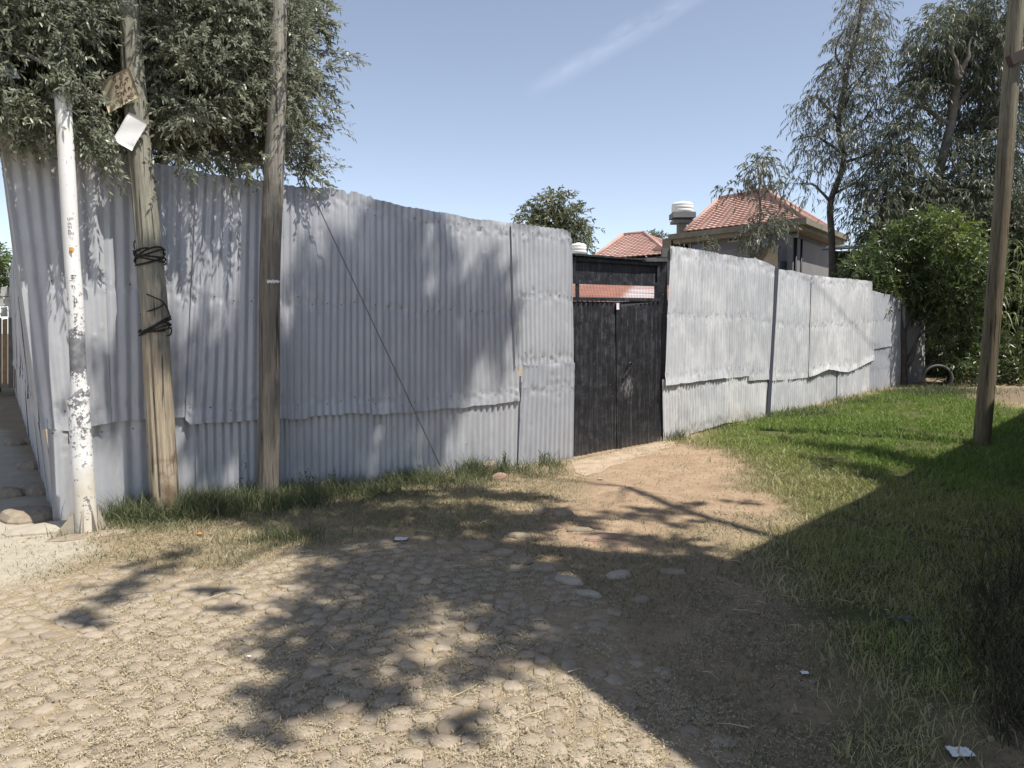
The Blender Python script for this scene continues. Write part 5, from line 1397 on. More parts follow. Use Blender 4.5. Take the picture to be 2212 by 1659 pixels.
clump_tree('eucalyptus_tree', 'big dense eucalyptus filling the upper right corner behind the leaning pole', 'tree', base_at(2030, 21), 21,
    [(2030, 760, 0), (2026, 560, 0), (2020, 420, 0), (2052, 270, 0), (2072, 150, 0), (2100, 20, 0)],
    [[(2072, 170, -.9), (2062, 130, -1.0), (2058, 90, -1.0)], [(2074, 160, -.9), (2090, 120, -1.0), (2100, 80, -1)], [(2052, 270, 0), (1990, 232, 0), (1962, 240, 0)], [(2024, 430, 0), (1962, 380, 0), (1920, 372, 0)], [(2030, 400, 0), (2110, 330, -.3), (2180, 250, 0)], [(2060, 240, 0), (2140, 140, 0), (2190, 60, 0)], [(2020, 470, -.5), (1960, 460, -.5), (1890, 440, -.5)]],
    [(2020, 62, 46), (2066, 34, 48), (2122, 22, 52), (2180, 26, 48), (2212, 60, 50), (2004, 110, 46), (2050, 96, 48), (2110, 92, 54), (2170, 104, 50), (1992, 160, 40), (2030, 156, 46), (2084, 158, 50), (2140, 168, 50), (2206, 160, 50), (1962, 222, 32), (1984, 208, 30), (2092, 222, 44), (2150, 236, 46), (2206, 240, 46), (1938, 292, 40), (1974, 280, 30), (2060, 266, 40), (2110, 290, 48), (2176, 300, 48), (2220, 320, 40), (1916, 356, 42), (1958, 344, 36), (2050, 330, 34), (2096, 360, 50), (2160, 374, 50), (2212, 390, 46), (1902, 420, 42), (1950, 416, 40), (1990, 412, 34), (2044, 410, 46), (2106, 430, 48), (2166, 446, 48), (2214, 460, 46), (1930, 470, 40), (1890, 480, 36), (2000, 470, 40)],
    m_euc2, m_bark, 0.18, 0.034, 115, 10, 0.8, 0.5, 0.16, 1.6, (.30, .75), seed=2)
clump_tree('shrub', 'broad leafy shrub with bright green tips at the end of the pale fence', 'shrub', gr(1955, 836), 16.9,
    [(1955, 836, 0), (1952, 760, 0), (1946, 690, 0), (1950, 620, 0)],
    [[(1953, 790, 0), (1985, 730, 0), (2020, 700, -.2), (2050, 660, 0)], [(1950, 740, 0), (1935, 680, 0), (1905, 630, 0)], [(1952, 770, 0), (1962, 700, .2), (1990, 600, 0)], [(1956, 800, 0), (1975, 765, -.2), (1992, 700, -.1), (2040, 620, 0)], [(1950, 700, 0), (1928, 650, .2), (1880, 600, 0)]],
    [(1872, 570, 40), (1916, 536, 44), (1966, 506, 44), (2016, 492, 42), (2060, 506, 44), (2096, 548, 40), (2118, 600, 40), (1842, 606, 26), (1894, 606, 38), (1944, 576, 46), (2000, 554, 46), (2050, 572, 46), (1850, 580, 22), (1960, 622, 40), (2010, 622, 44), (2066, 632, 44), (2112, 650, 36), (1910, 640, 26), (2062, 790, 26), (2100, 806, 30), (2150, 800, 34), (2196, 804, 34), (2240, 800, 34), (2090, 766, 26), (2150, 760, 30), (2200, 750, 34), (2040, 676, 36), (2088, 690, 34), (2066, 728, 28), (2000, 668, 30), (2030, 720, 20), (1932, 618, 30)],
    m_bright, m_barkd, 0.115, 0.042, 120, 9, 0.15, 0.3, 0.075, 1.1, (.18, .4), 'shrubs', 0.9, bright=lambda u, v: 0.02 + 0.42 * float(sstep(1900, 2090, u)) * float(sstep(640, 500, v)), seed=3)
clump_tree('sapling', 'thin sapling with sparse leaves in front of the large red roof', 'tree', base_at(1640, 20.0), 20.0,
    [(1634, 640, 0), (1636, 545, 0), (1642, 470, 0), (1640, 410, 0), (1648, 345, 0)],
    [[(1640, 480, 0), (1668, 456, 0), (1692, 470, 0)], [(1640, 420, 0), (1612, 390, 0), (1586, 404, 0)], [(1641, 430, 0), (1676, 396, 0), (1692, 405, 0)], [(1637, 530, 0), (1665, 510, 0), (1694, 515, 0)], [(1638, 500, 0), (1612, 470, 0)]],
    [(1648, 342, 22), (1628, 360, 22), (1664, 362, 22), (1606, 384, 18), (1640, 380, 24), (1676, 384, 18), (1584, 406, 14), (1564, 400, 9), (1650, 400, 16), (1690, 410, 14), (1660, 466, 20), (1642, 486, 24), (1622, 508, 24), (1680, 474, 16), (1692, 450, 12), (1664, 500, 20), (1606, 520, 18), (1700, 480, 10), (1640, 440, 10)],
    m_euc, m_bark, 0.16, 0.040, 80, 7, 0.7, 0.5, 0.045, 1.0, (.2, .5), seed=4)
clump_tree('shrub', 'small dark shrub rising over the fence before the house wall', 'shrub', base_at(1530, 24), 24,
    [(1530, 650, 0), (1530, 560, 0), (1532, 525, 0)], [[(1530, 560, 0), (1515, 535, 0)], [(1530, 550, 0), (1552, 528, 0)]],
    [(1530, 528, 16), (1512, 540, 14), (1550, 530, 12), (1546, 552, 14), (1524, 556, 16), (1478, 540, 12), (1492, 552, 12)],
    m_euc2, m_barkd, 0.15, 0.04, 60, 7, 0.4, 0.4, 0.04, 1.0, (.2, .5), 'shrubs', seed=5)
clump_tree('tree', 'rounded grey green tree on the skyline above the middle of the fence', 'tree', base_at(1200, 45), 45,
    [(1202, 700, 0), (1200, 560, 0), (1198, 500, 0), (1200, 450, 0)],
    [[(1199, 520, 0), (1170, 480, 0), (1150, 480, 0)], [(1199, 510, 0), (1230, 480, 0), (1250, 490, 0)], [(1200, 540, 0), (1240, 520, 0), (1262, 525, 0)]],
    [(1196, 438, 26), (1170, 450, 26), (1222, 448, 24), (1150, 470, 24), (1184, 474, 28), (1216, 480, 30), (1246, 474, 24), (1136, 492, 18), (1166, 496, 24), (1200, 508, 28), (1236, 508, 30), (1260, 502, 18), (1258, 532, 18), (1230, 540, 26), (1190, 540, 26), (1150, 520, 20)],
    m_round, m_barkd, 0.30, 0.11, 150, 8, 0.2, 0.3, 0.16, 1.0, (.5, 1.0), seed=6)
for i, (u, v, s) in enumerate([(1405, 512, 9), (1416, 508, 7)]):
    pass
clump_tree('tree', 'tiny dark tree top peeping out behind the small red roof', 'tree', base_at(1418, 50), 50,
    [(1418, 700, 0), (1418, 560, 0), (1417, 515, 0)], [], [(1416, 514, 9), (1408, 520, 9), (1426, 520, 10), (1418, 530, 12)], m_euc2, m_barkd, 0.3, 0.09, 500, 7, 0.2, 0.3, 0.1, 1.0, (.4, .8), seed=7)
clump_tree('shrub', 'small green shrub by the stone gable at the far left edge', 'shrub', base_at(-4, 20.5), 20.5,
    [(-4, 830, 0), (-4, 700, 0), (-4, 600, 0)], [], [(-8, 560, 26), (6, 590, 18), (-20, 600, 30), (0, 625, 20), (-30, 560, 30)], m_bright, m_barkd, 0.14, 0.05, 200, 8, 0.2, 0.3, 0.06, 1.0, (.2, .5), 'shrubs', seed=8)
# dark thicket closing the lane on the right
rgt = np.random.default_rng(77)
cl = [(u + rgt.uniform(-14, 14), v + rgt.uniform(-12, 12), rgt.uniform(34, 50)) for u in range(2010, 2460, 42) for v in range(500, 850, 40) if not (u < 2080 and v < 640)]
clump_tree('thicket', 'dark tangled thicket closing off the lane behind the drain pipe and leaning pole', 'bushes', base_at(2150, 19.4), 19.4,
    [(2150, 850, 0), (2145, 780, 0), (2160, 700, 0)], [[(2060 + 26 * i, 860, -.6), (2066 + 30 * i, 790, -.8), (2050 + 34 * i + (i % 3) * 20, 700, -.4)] for i in range(9)] + [[(2080 + 40 * i, 850, -.8), (2120 + 30 * i, 800, -.9), (2160 + 20 * i, 790, -.6)] for i in range(4)],
    cl, m_darkleaf, m_barkd, 0.14, 0.055, 85, 9, 0.2, 0.35, 0.06, 1.3, (.25, .6), 'shrubs', seed=9)
cl = [(u + rgt.uniform(-20, 20), v + rgt.uniform(-16, 16), rgt.uniform(50, 66)) for u in range(1930, 2560, 62) for v in range(470, 850, 60)]
clump_tree('hedge', 'dark tree belt behind the thicket at the right', 'bushes', base_at(2200, 23.5), 23.5, [(2200, 850, 0), (2200, 700, 0), (2210, 600, 0)], [], cl, m_darkleaf, m_barkd, 0.26, 0.12, 70, 8, 0.2, 0.3, 0.12, 1.4, (.3, .7), 'shrubs', seed=10)
# long strap leaved canes at the right edge
cane = thing('cane_clump', 'clump of pale strap leaved canes at the right edge beyond the leaning pole', 'reeds', base_at(2190, 17.6))
mb = MB(); rb = np.random.default_rng(5); LV = []; LF = []; LR = []; nn_ = 0
for i in range(16):
    b_ = at(rb.uniform(2150, 2300), 845, 17.6 + rb.uniform(-.6, .9)); b_[2] = Hs(b_[0], b_[1]); top = b_ + np.array([rb.normal(0, .25), rb.normal(0, .2), rb.uniform(1.8, 3.6)])
    limb(mb, [b_, (b_ + top) / 2 + rb.normal(size=3) * .06, top], 0.016, 0.008, 5, 8, 0.02)
    for j in range(30):
        f = rb.uniform(.35, 1.0); q = b_ * (1 - f) + top * f; az = rb.uniform(0, 2 * PI); d = np.array([math.cos(az), math.sin(az), 0]); L = rb.uniform(.5, .95)
        s_ = np.array([-d[1], d[0], 0]) * rb.uniform(.014, .024); ts = np.linspace(0, 1, 6)
        Pq = [q + d * L * .75 * t_ + np.array([0, 0, L * (.75 * t_ - 1.05 * t_ * t_)]) for t_ in ts]
        for t_, p_ in zip(ts, Pq): w_ = s_ * (1 - t_ ** 2.2) + s_ * .05; LV += [p_ + w_, p_ - w_]; LR += [0, 0]
        r_ = rb.uniform(0, 1); LR[-12:] = [r_] * 12
        LF += [(nn_ + 2 * k, nn_ + 2 * k + 1, nn_ + 2 * k + 3, nn_ + 2 * k + 2) for k in range(5)]; nn_ += 12
mb.obj('canes', plain('cane_stem', (0.16, 0.17, 0.08), 0.6), cane, True, 'stuff')
part('strap_leaves', np.array(LV), np.array(LF), leafmat('cane_leaf', [(0.07, 0.10, 0.04), (0.12, 0.16, 0.06), (0.20, 0.23, 0.10)], 0.3), cane, False, {'rnd': np.array(LR)}, 'stuff')

# ================================================================== THE HOUSE AND THE TREE ON THIS SIDE OF THE LANE
# both stand to the right of the viewer and lay their shade over the lane
hS = 4.7
K0 = np.array([0.11, 3.74]) + SUN[:2] / SUN[2] * hS          # eave corner
ea = nrmz(np.array([0.68, 0.73])); eb = nrmz(np.array([0.50, -0.85])); eb2 = nrmz(np.array([0.73, -0.68]))
nb = thing('building', 'plastered two storey building close on the right whose eave shades the lane', 'building', (K0[0] + 2, K0[1], 0))
ov = 0.45
def nbp(a, b, z): q = K0 + ea * a + eb * b; return np.array([q[0], q[1], z])
V = np.array([nbp(0, 0, hS - .12), nbp(17, 0, hS - .12), nbp(17, 6, hS + .9), nbp(0, 6, hS + .9), nbp(0, 0, hS), nbp(17, 0, hS), nbp(17, 6, hS + 1.02), nbp(0, 6, hS + 1.02)])
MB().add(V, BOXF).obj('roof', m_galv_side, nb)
V = np.array([nbp(ov, ov, -.2), nbp(16.6, ov, -.2), nbp(16.6, 5.6, -.2), nbp(ov, 5.6, -.2), nbp(ov, ov, hS - .13), nbp(16.6, ov, hS - .13), nbp(16.6, 5.6, hS + .7), nbp(ov, 5.6, hS + .7)])
MB().add(V, BOXF).obj('wall', plain('dim_plaster', (0.24, 0.21, 0.17), 0.9, var=0.15, scale=2), nb)

st_ = thing('shade_tree', 'tall eucalyptus behind the near building with branches reaching high over the lane', 'tree', (9.6, 0.2, 0), 'trees')
FENCE_T = [(690, 640, .24), (705, 760, .26), (640, 850, .24), (760, 860, .28), (850, 500, .20), (840, 590, .24), (880, 690, .26), (890, 790, .26), (945, 560, .15), (935, 740, .2), (985, 690, .20), (1040, 700, .24), (1062, 630, .16), (1085, 720, .16), (820, 440, .14), (910, 462, .12), (960, 800, .15),
           (440, 810, .20), (520, 830, .24), (320, 840, .24), (230, 800, .16), (470, 910, .18), (640, 740, .18), (650, 990, .26), (760, 980, .28), (870, 950, .22), (560, 985, .18), (950, 940, .16), (780, 770, .24), (800, 660, .24), (750, 560, .12), (520, 700, .10), (990, 820, .10)]
GROUND_T = [(680, 1130, .28), (780, 1112, .34), (900, 1110, .34), (1020, 1105, .34), (1150, 1128, .28), (870, 1182, .28), (1000, 1182, .28), (750, 1195, .22), (1120, 1185, .28), (560, 1130, .16), (620, 1105, .26), (720, 1095, .34), (860, 1075, .34), (1000, 1065, .32), (1120, 1075, .28), (420, 1110, .16), (500, 1115, .18), (780, 1150, .30), (930, 1140, .34), (1090, 1140, .32), (1200, 1110, .22), (690, 1180, .16),
            (930, 1262, .28), (1040, 1275, .28), (1150, 1285, .28), (1250, 1280, .28), (1360, 1265, .28), (820, 1275, .24), (1420, 1265, .26), (1090, 1250, .26), (720, 1245, .28), (860, 1225, .34), (1010, 1220, .34), (1160, 1230, .34), (1310, 1225, .34), (1450, 1215, .28), (1560, 1230, .22), (660, 1320, .24), (760, 1330, .28), (900, 1300, .20), (1080, 1320, .26), (1190, 1330, .28), (1290, 1330, .28), (1380, 1310, .30), (620, 1410, .20), (700, 1430, .24), (800, 1400, .18), (600, 1500, .15), (690, 1510, .18), (560, 1580, .10), (900, 1470, .13), (1010, 1430, .13), (1090, 1420, .16), (960, 1560, .08), (1130, 1380, .2), (820, 1500, .1),
            (260, 1265, .13), (320, 1225, .13), (200, 1310, .10), (150, 1345, .08), (380, 1190, .1), (500, 1310, .05), (460, 1270, .04),
            (1330, 1112, .17), (1420, 1108, .17), (1500, 1092, .12), (1590, 1085, .10), (1250, 1125, .18), (1330, 1165, .20), (1430, 1175, .22), (1530, 1195, .16), (1500, 1245, .25), (1470, 1128, .1),
            (1730, 958, .16), (1790, 968, .22), (1850, 975, .26), (1910, 985, .28), (1970, 1000, .30), (1830, 1010, .26), (1890, 1030, .30), (1760, 990, .14), (1935, 932, .10), (1985, 940, .10), (1680, 948, .10), (1960, 1045, .3)]
mbl = MB(); mb = MB(); fo = []
rs_ = np.random.default_rng(314)
hub = np.array([4.2, 3.2, 9.6]); hub0 = np.array([8.6, 1.4, 6.0])
limb(mb, [(9.6, 0.2, -0.3), (9.4, 0.5, 2.5), (8.6, 1.4, 6.0), (6.6, 2.2, 9.0), (4.4, 2.8, 11.5)], 0.22, 0.05, 10, 30, .1)
mb.obj('trunk', m_bark, st_, True)
hubs = [np.array([6.6, 2.2, 9.0]), np.array([8.6, 1.4, 6.0]), np.array([4.4, 2.8, 11.5]), np.array([2.6, 3.4, 9.8]), np.array([7.6, 5.0, 8.8]), np.array([5.6, 5.0, 10.2])]
for i in (3, 4, 5): limb(mbl, [hubs[0], (hubs[0] + hubs[i]) / 2 + [0, 0, .3], hubs[i]], 0.08, 0.05, 7, 10, .1)
tg = [(FL.px(u, v), r, 0) for u, v, r in FENCE_T] + [(gr(u, v), r, 1) for u, v, r in GROUND_T]
for P_, r, kind in tg:
    s = rs_.uniform(9.5, 12.5) if kind == 0 else rs_.uniform(8.5, 11.5)
    c = P_ + SUN * s
    hb = min(hubs, key=lambda h: np.linalg.norm(h - c))
    limb(mbl, [hb, (hb + c) / 2 + rs_.normal(size=3) * .15, c], 0.012, 0.004, 5, 8, .06)
    n = max(7, int((62 if kind == 0 else 44) * (r / 0.28) ** 2))
    s_, d = ball(n, c, r * .78, rs_)
    fo.append(foliage(s_, rs_.normal(size=d.shape) + d * .3, rs_.uniform(.15, .3, n) * min(1, r / .2), 11, 0.145, 0.040, 0.3, 0.7, 0.3, None, r=rs_))
mbl.obj('limbs', m_bark, st_, True, 'stuff')
put_foliage(st_, fo, m_euc2, m_twig)

# ================================================================== STONES AND LITTER
def rad_at(u, v, wu): p = gr(u, v); return p, wu * K / FPX * p[1] / 2
def stone(u, v, wu, asp, h, rot, mat, label, seed, group=None, cat='stone'):
    p, r = rad_at(u, v, wu); p[2] = float(GH(p[0], p[1]))
    return lump('stone', p, r, r * asp, h, mat, label, cat, seed, rot, group, 14, 0.05)
kg = 'edge stones along the paving'
stone(1035, 1184, 84, .75, .05, -.25, m_stone, 'broad rounded edge stone, leftmost and largest of the row along the paving', 1, kg)
stone(1087, 1197, 60, .7, .04, -.35, m_stone, 'second edge stone of the row, right of the largest one', 2, kg)
stone(1126, 1212, 64, .7, .045, -.4, m_stone, 'third edge stone of the row, humped in the middle', 3, kg)
stone(1172, 1230, 66, .6, .045, -.5, m_stone, 'last edge stone of the row, nearest the long flat slab', 4, kg)
stone(1228, 1256, 90, .42, .035, -.62, m_conc, 'long pale flat stone lying aslant in the shaded dirt', 5)
stone(1274, 1284, 64, .5, .03, -.6, m_conc, 'short pale stone at the near end of the long flat one', 15)
stone(1338, 1246, 62, .7, .04, .3, m_conc, 'pale angular stone standing alone right of the long flat slab', 6)
stone(1316, 1160, 62, .5, .03, .1, m_stone_red, 'reddish flat stone at the edge of the bare dirt', 7)
stone(1283, 1168, 44, .6, .035, .3, m_stone_red, 'small tan stone left of the reddish flat stone', 8)
stone(1215, 1114, 50, .7, .05, .2, m_stone, 'grey stone half sunk beside the dirt patch in front of the gate', 9)
stone(1196, 1140, 40, .6, .03, .2, m_stone_red, 'little rust coloured stone among the debris before the gate', 10)
stone(1168, 1106, 42, .7, .05, .5, m_stone, 'dull grey stone in the grass left of the gate path', 11)
stone(1452, 1238, 62, .5, .03, -.2, m_stone, 'flat dark stone in the shade right of the pale slabs', 12)
stone(1255, 1146, 60, .4, .025, .0, m_stone, 'thin flat stone on the dirt in front of the threshold', 13)
stone(1120, 1160, 52, .6, .035, .0, m_stone, 'mossy flat stone in the grass above the edge stones', 14)
stone(1385, 1300, 50, .6, .03, .3, m_stone, 'low brown stone in the shaded dirt below the pale slab', 16)
p = gr(1058, 1020); p[2] = float(GH(p[0], p[1]))
lump('rock', p, .10, .075, .13, m_stone, 'tan upright rock against the foot of the grey fence', 'rock', 31, .5, None, 14)
p = gr(1078, 1034); p[2] = float(GH(p[0], p[1]))
lump('rock', p, .12, .07, .06, m_stone_red, 'reddish lower rock leaning beside the tan upright rock', 'rock', 33, .7, None, 14)
for i, (u, v, wu, lab) in enumerate([(68, 1010, 60, 'grey rock at the foot of the side fence, farthest in the alley'), (82, 1062, 90, 'large flat grey rock in the shade of the side fence'), (60, 1118, 110, 'broad flat rock nearest the fence corner in the alley'), (30, 960, 40, 'small rock far down the alley beside the fence'), (20, 1072, 50, 'rough rock on the alley side of the large flat rock')]):
    p, r = rad_at(u, v, wu); p[2] = float(GH(p[0], p[1])); lump('rock', p, r, r * 1.3, .09, m_stone, lab, 'rock', 41 + i, 1.0, 'rocks in the alley', 16, .06)
def crumple(u, v, sz, mat, label, cat, name, seed):
    p = gr(u, v); p[2] = float(GH(p[0], p[1])) + .012; r = np.random.default_rng(seed); n = 9
    a, b = np.meshgrid(np.linspace(-1, 1, n), np.linspace(-1, 1, n)); z = .28 * np.abs(fbm(a * 2.2 + seed, b * 2.2, seed, 3)) * 2
    ed = 1 + .35 * fbm(np.arctan2(b, a) * 2, a * 0, seed + 3, 2)
    Vt = np.stack([a * ed * sz, b * ed * sz * .8, z * sz + .004], -1).reshape(-1, 3); Vb = Vt - [0, 0, .002]
    V = np.concatenate([Vt, Vb]) + p; f = grid_faces(n, n)
    o = MB().add(V, [tuple(q) for q in f] + [tuple(q[::-1] + n * n) for q in f]).obj(name, mat, None, False, loc=p); tagit(o, label, cat)
crumple(2073, 1632, .042, m_paper, 'crumpled white paper on the dark ground at the lower right', 'litter', 'crumpled_paper', 3)
crumple(1738, 1460, .018, m_paper, 'small white scrap on the shaded ground right of centre', 'litter', 'paper_scrap', 5)
crumple(866, 1168, .05, plain('lilac_plastic', (0.62, 0.58, 0.68), 0.4), 'flattened pale lilac wrapper on the grass edge', 'litter', 'plastic_wrapper', 7)
crumple(431, 1157, .022, plain('orange_plastic', (0.75, 0.24, 0.05), 0.5), 'tiny orange scrap in the grass by the split pole', 'litter', 'plastic_scrap', 9)
crumple(538, 1422, .010, m_paper, 'tiny white bit on the sunlit cobbles', 'litter', 'paper_scrap', 11)
crumple(1297, 1036, .03, m_conc, 'pale chip on the dirt before the threshold', 'litter', 'plaster_chip', 13)

# ================================================================== GRASS
def polar(n, r0, r1, a0=-42, a1=42, rr=None):
    rr = rr or rng
    r = rr.uniform(r0, r1, n); a = R(1) * rr.uniform(a0, a1, n); return r * np.sin(a), r * np.cos(a)
def blades(X, Y, L, Wd, tilt, rnd, rr=None, z=None, curl=0.6):
    rr = rr or rng; n = len(X); Z = (GH(X, Y) if z is None else z) - 0.004
    az = rr.uniform(0, 2 * PI, n); d = np.stack([np.cos(az), np.sin(az), 0 * az], 1); s = np.stack([-np.sin(az), np.cos(az), 0 * az], 1)
    a2 = rr.uniform(0, 2 * PI, n); s = np.stack([np.cos(a2), np.sin(a2), 0 * az], 1)
    t = np.asarray(tilt, float)[:, None] if np.ndim(tilt) else np.full((n, 1), tilt)
    L = np.asarray(L, float)[:, None]; w = (np.asarray(Wd, float)[:, None]) * s / 2
    P0 = np.stack([X, Y, Z], 1); up = np.array([0, 0, 1.0])
    P1 = P0 + L * .55 * (up * np.cos(t) + d * np.sin(t)); t2 = t + curl * rr.uniform(.3, 1.4, (n, 1)); P2 = P1 + L * .5 * (up * np.cos(t2) + d * np.sin(t2))
    V = np.stack([P0 + w, P0 - w, P1 + w * .75, P1 - w * .75, P2], 1).reshape(-1, 3)
    F = (np.arange(n)[:, None, None] * 5 + np.array([[0, 1, 3], [0, 3, 2], [2, 3, 4]])[None]).reshape(-1, 3)
    return V, F, np.repeat(rnd, 5)
def put_blades(name, lst, mat):
    V = []; F = []; Rn = []; o = 0
    for v, f, r in lst: V.append(v); F.append(f + o); Rn.append(r); o += len(v)
    ob = part(name, np.concatenate(V), np.concatenate(F), mat, None, False, {'rnd': np.concatenate(Rn)}); ob['kind'] = 'stuff'; return ob
m_grass = leafmat('grass_blade', [(0.075, 0.135, 0.03), (0.135, 0.215, 0.046), (0.215, 0.295, 0.072), (0.33, 0.325, 0.145), (0.46, 0.41, 0.245)], 0.3, None, 0.5, 0.3)
m_verge = leafmat('verge_blade', [(0.05, 0.07, 0.034), (0.085, 0.108, 0.052), (0.135, 0.155, 0.08), (0.25, 0.235, 0.135), (0.43, 0.385, 0.25)], 0.25, None, 0.5, 0.3)
m_straw = leafmat('dry_straw', [(0.22, 0.18, 0.12), (0.38, 0.325, 0.23), (0.49, 0.43, 0.315), (0.59, 0.535, 0.41)], 0.15, None, 0.7, 0.2)
# lawn
X, Y = polar(260000, 2.2, 19.5, -4, 42); m = masks(X, Y); lw = m['lawn'] * (1 - .9 * m['bare']) * (1 - .85 * m['dirt'])
clp = vnoise(X * 2.6, Y * 2.6, 71) * .6 + vnoise(X * 8, Y * 8, 72) * .4
rad_ = np.hypot(X, Y)
ok = rng.uniform(0, 1, len(X)) < lw * sstep(.24, .6, clp + .13) * (0.5 + 0.5 * sstep(3.0, 7.0, rad_))
X, Y, lw, clp = X[ok], Y[ok], lw[ok], clp[ok]; n = len(X)
dry = np.clip(1.15 - lw, 0, 1) * .5 + .10 * (1 - clp) + .55 * sstep(8.6, 5.6, X + .35 * Y) + .25 * (vnoise(X * .9, Y * .9, 75) - .4)
rn = np.clip(rng.beta(2, 3, n) * .52 + dry * .75, 0, 1)
nearf = sstep(9, 4, np.hypot(X, Y))
g1 = blades(X, Y, (0.045 + 0.06 * clp) * rng.uniform(.6, 1.4, n), .006 * (1.25 - .6 * nearf) * rng.uniform(.7, 1.3, n) * np.where(rng.uniform(0, 1, n) < .07, 2.8, 1.0), rng.uniform(.05, .95, n), rn)
put_blades('lawn_grass', [g1], m_grass)
# verge along the left fence, plus the fringe at the right fence
X, Y = polar(150000, 5.2, 11.5, -40, 14); m = masks(X, Y); vg = m['verge']
fd = ((np.stack([X, Y], 1) - FL.o) @ FL.n)
ok = (rng.uniform(0, 1, len(X)) < vg * (.35 + .65 * sstep(.3, .6, vnoise(X * 3, Y * 3, 81)))) & (fd > .03) & (X + Y > 2.2)
X, Y, fd = X[ok], Y[ok], fd[ok]; n = len(X)
far = sstep(1.0, 0.1, fd); cl2 = vnoise(X * 4, Y * 4, 83); gd = sstep(-3.0, -0.6, X)
dryv = np.clip(.10 + sstep(.25, .95, fd) * .75 + .40 * vnoise(X * 1.3, Y * 1.3, 84) - .15 * gd, 0, 1)
rn = np.clip(rng.beta(2, 3, n) * .45 + dryv * .65, 0, 1)
g2 = blades(X, Y, (.045 + .12 * far * (.4 + cl2)) * rng.uniform(.6, 1.5, n), .0055 * rng.uniform(.7, 1.4, n), rng.uniform(.1, 1.15, n), rn)
tl = []
for (u, v, r_, nn, L0) in [(330, 1122, .22, 1200, .22), (395, 1110, .25, 1300, .22), (430, 1095, .2, 700, .19), (580, 1096, .2, 800, .20), (560, 1080, .2, 500, .2), (945, 1018, .22, 1000, .24), (1010, 1016, .2, 700, .20), (880, 1042, .25, 900, .17), (620, 1078, .2, 700, .17), (700, 1066, .25, 600, .15), (460, 1100, .3, 600, .18), (250, 1115, .15, 600, .10), (500, 1085, .25, 500, .13), (610, 1165, .15, 350, .12), (760, 1060, .25, 500, .12)]:
    p = gr(u, v); x = p[0] + rng.normal(0, r_, nn); y = p[1] + rng.normal(0, r_ * .6, nn)
    q = ((np.stack([x, y], 1) - FL.o) @ FL.n) > .02; x, y = x[q], y[q]; n = len(x)
    tl.append(blades(x, y, L0 * rng.uniform(.5, 1.4, n), .006 * rng.uniform(.7, 1.4, n), rng.uniform(.05, .8, n), np.clip(rng.beta(2, 2.4, n) * .70 + (.25 if u == 250 else 0.06), 0, 1)))
for (u, v, r_, nn, L0) in [(2026, 846, .25, 300, .17), (2005, 850, .3, 300, .16), (2080, 846, .5, 600, .16), (1490, 925, .25, 500, .18), (1560, 905, .3, 600, .16), (1640, 898, .3, 500, .15), (1740, 893, .4, 700, .14), (1840, 868, .4, 600, .14), (1450, 948, .12, 300, .18), (1960, 850, .4, 600, .14), (2040, 850, .4, 500, .14)]:
    p = gr(u, v); x = p[0] + rng.normal(0, r_, nn); y = p[1] + rng.normal(0, r_, nn)
    q = ((np.stack([x, y], 1) - FR.o) @ FR.n) > .02; x, y = x[q], y[q]; n = len(x)
    tl.append(blades(x, y, L0 * rng.uniform(.5, 1.4, n), .008 * rng.uniform(.7, 1.4, n), rng.uniform(.05, .8, n), np.clip(rng.beta(2, 3, n) * .6 + .12, 0, 1)))
put_blades('verge_grass', [g2] + tl, m_verge)
# thin trampled grass over the middle ground
X, Y = polar(210000, 2.2, 10.5, -42, 40); m = masks(X, Y)
w = (1 - m['lawn'] * .75) * (1 - m['verge'] * .5) * (1 - m['path'] * .75) * (1 - m['dirt'] * .80) * (1 - .88 * m['road']) * .8
fd = ((np.stack([X, Y], 1) - FL.o) @ FL.n)
ok = (rng.uniform(0, 1, len(X)) < w * sstep(.10, .52, vnoise(X * 2.2, Y * 2.2, 91) * .6 + vnoise(X * 7, Y * 7, 92) * .4)) & (fd > .04) & (X + Y > 1.6)
X, Y = X[ok], Y[ok]; n = len(X); dr_ = vnoise(X * 1.1, Y * 1.1, 93)
g3 = blades(X, Y, .036 * rng.uniform(.5, 1.7, n), .0042 * rng.uniform(.7, 1.4, n), rng.uniform(.3, 1.4, n), np.clip(rng.beta(2, 2, n) * .55 + .45 * dr_, 0, 1))
put_blades('trampled_grass', [g3], m_verge)
# rank dark weeds at the right edge
x = []; y = []
nn = 2600; u_ = rng.uniform(2020, 2360, nn); v_ = rng.uniform(1120, 1620, nn)
pp = np.array([gr(a, b) for a, b in zip(u_, v_)]); kk = rng.uniform(0, 1, nn) < sstep(2010, 2150, u_ + 60 * (vnoise(u_ / 60, v_ / 60, 95) - .5) - .35 * np.abs(v_ - 1330))
pp = pp[kk]; n = len(pp)
g4 = blades(pp[:, 0], pp[:, 1], rng.uniform(.12, .42, n), rng.uniform(.003, .007, n), rng.uniform(.1, 1.1, n), np.clip(rng.beta(2, 2, n) * .9, 0, 1), curl=.8)
put_blades('rank_weeds', [g4], leafmat('weed_blade', [(0.02, 0.025, 0.012), (0.04, 0.04, 0.02), (0.075, 0.06, 0.035), (0.16, 0.13, 0.09)], .15))

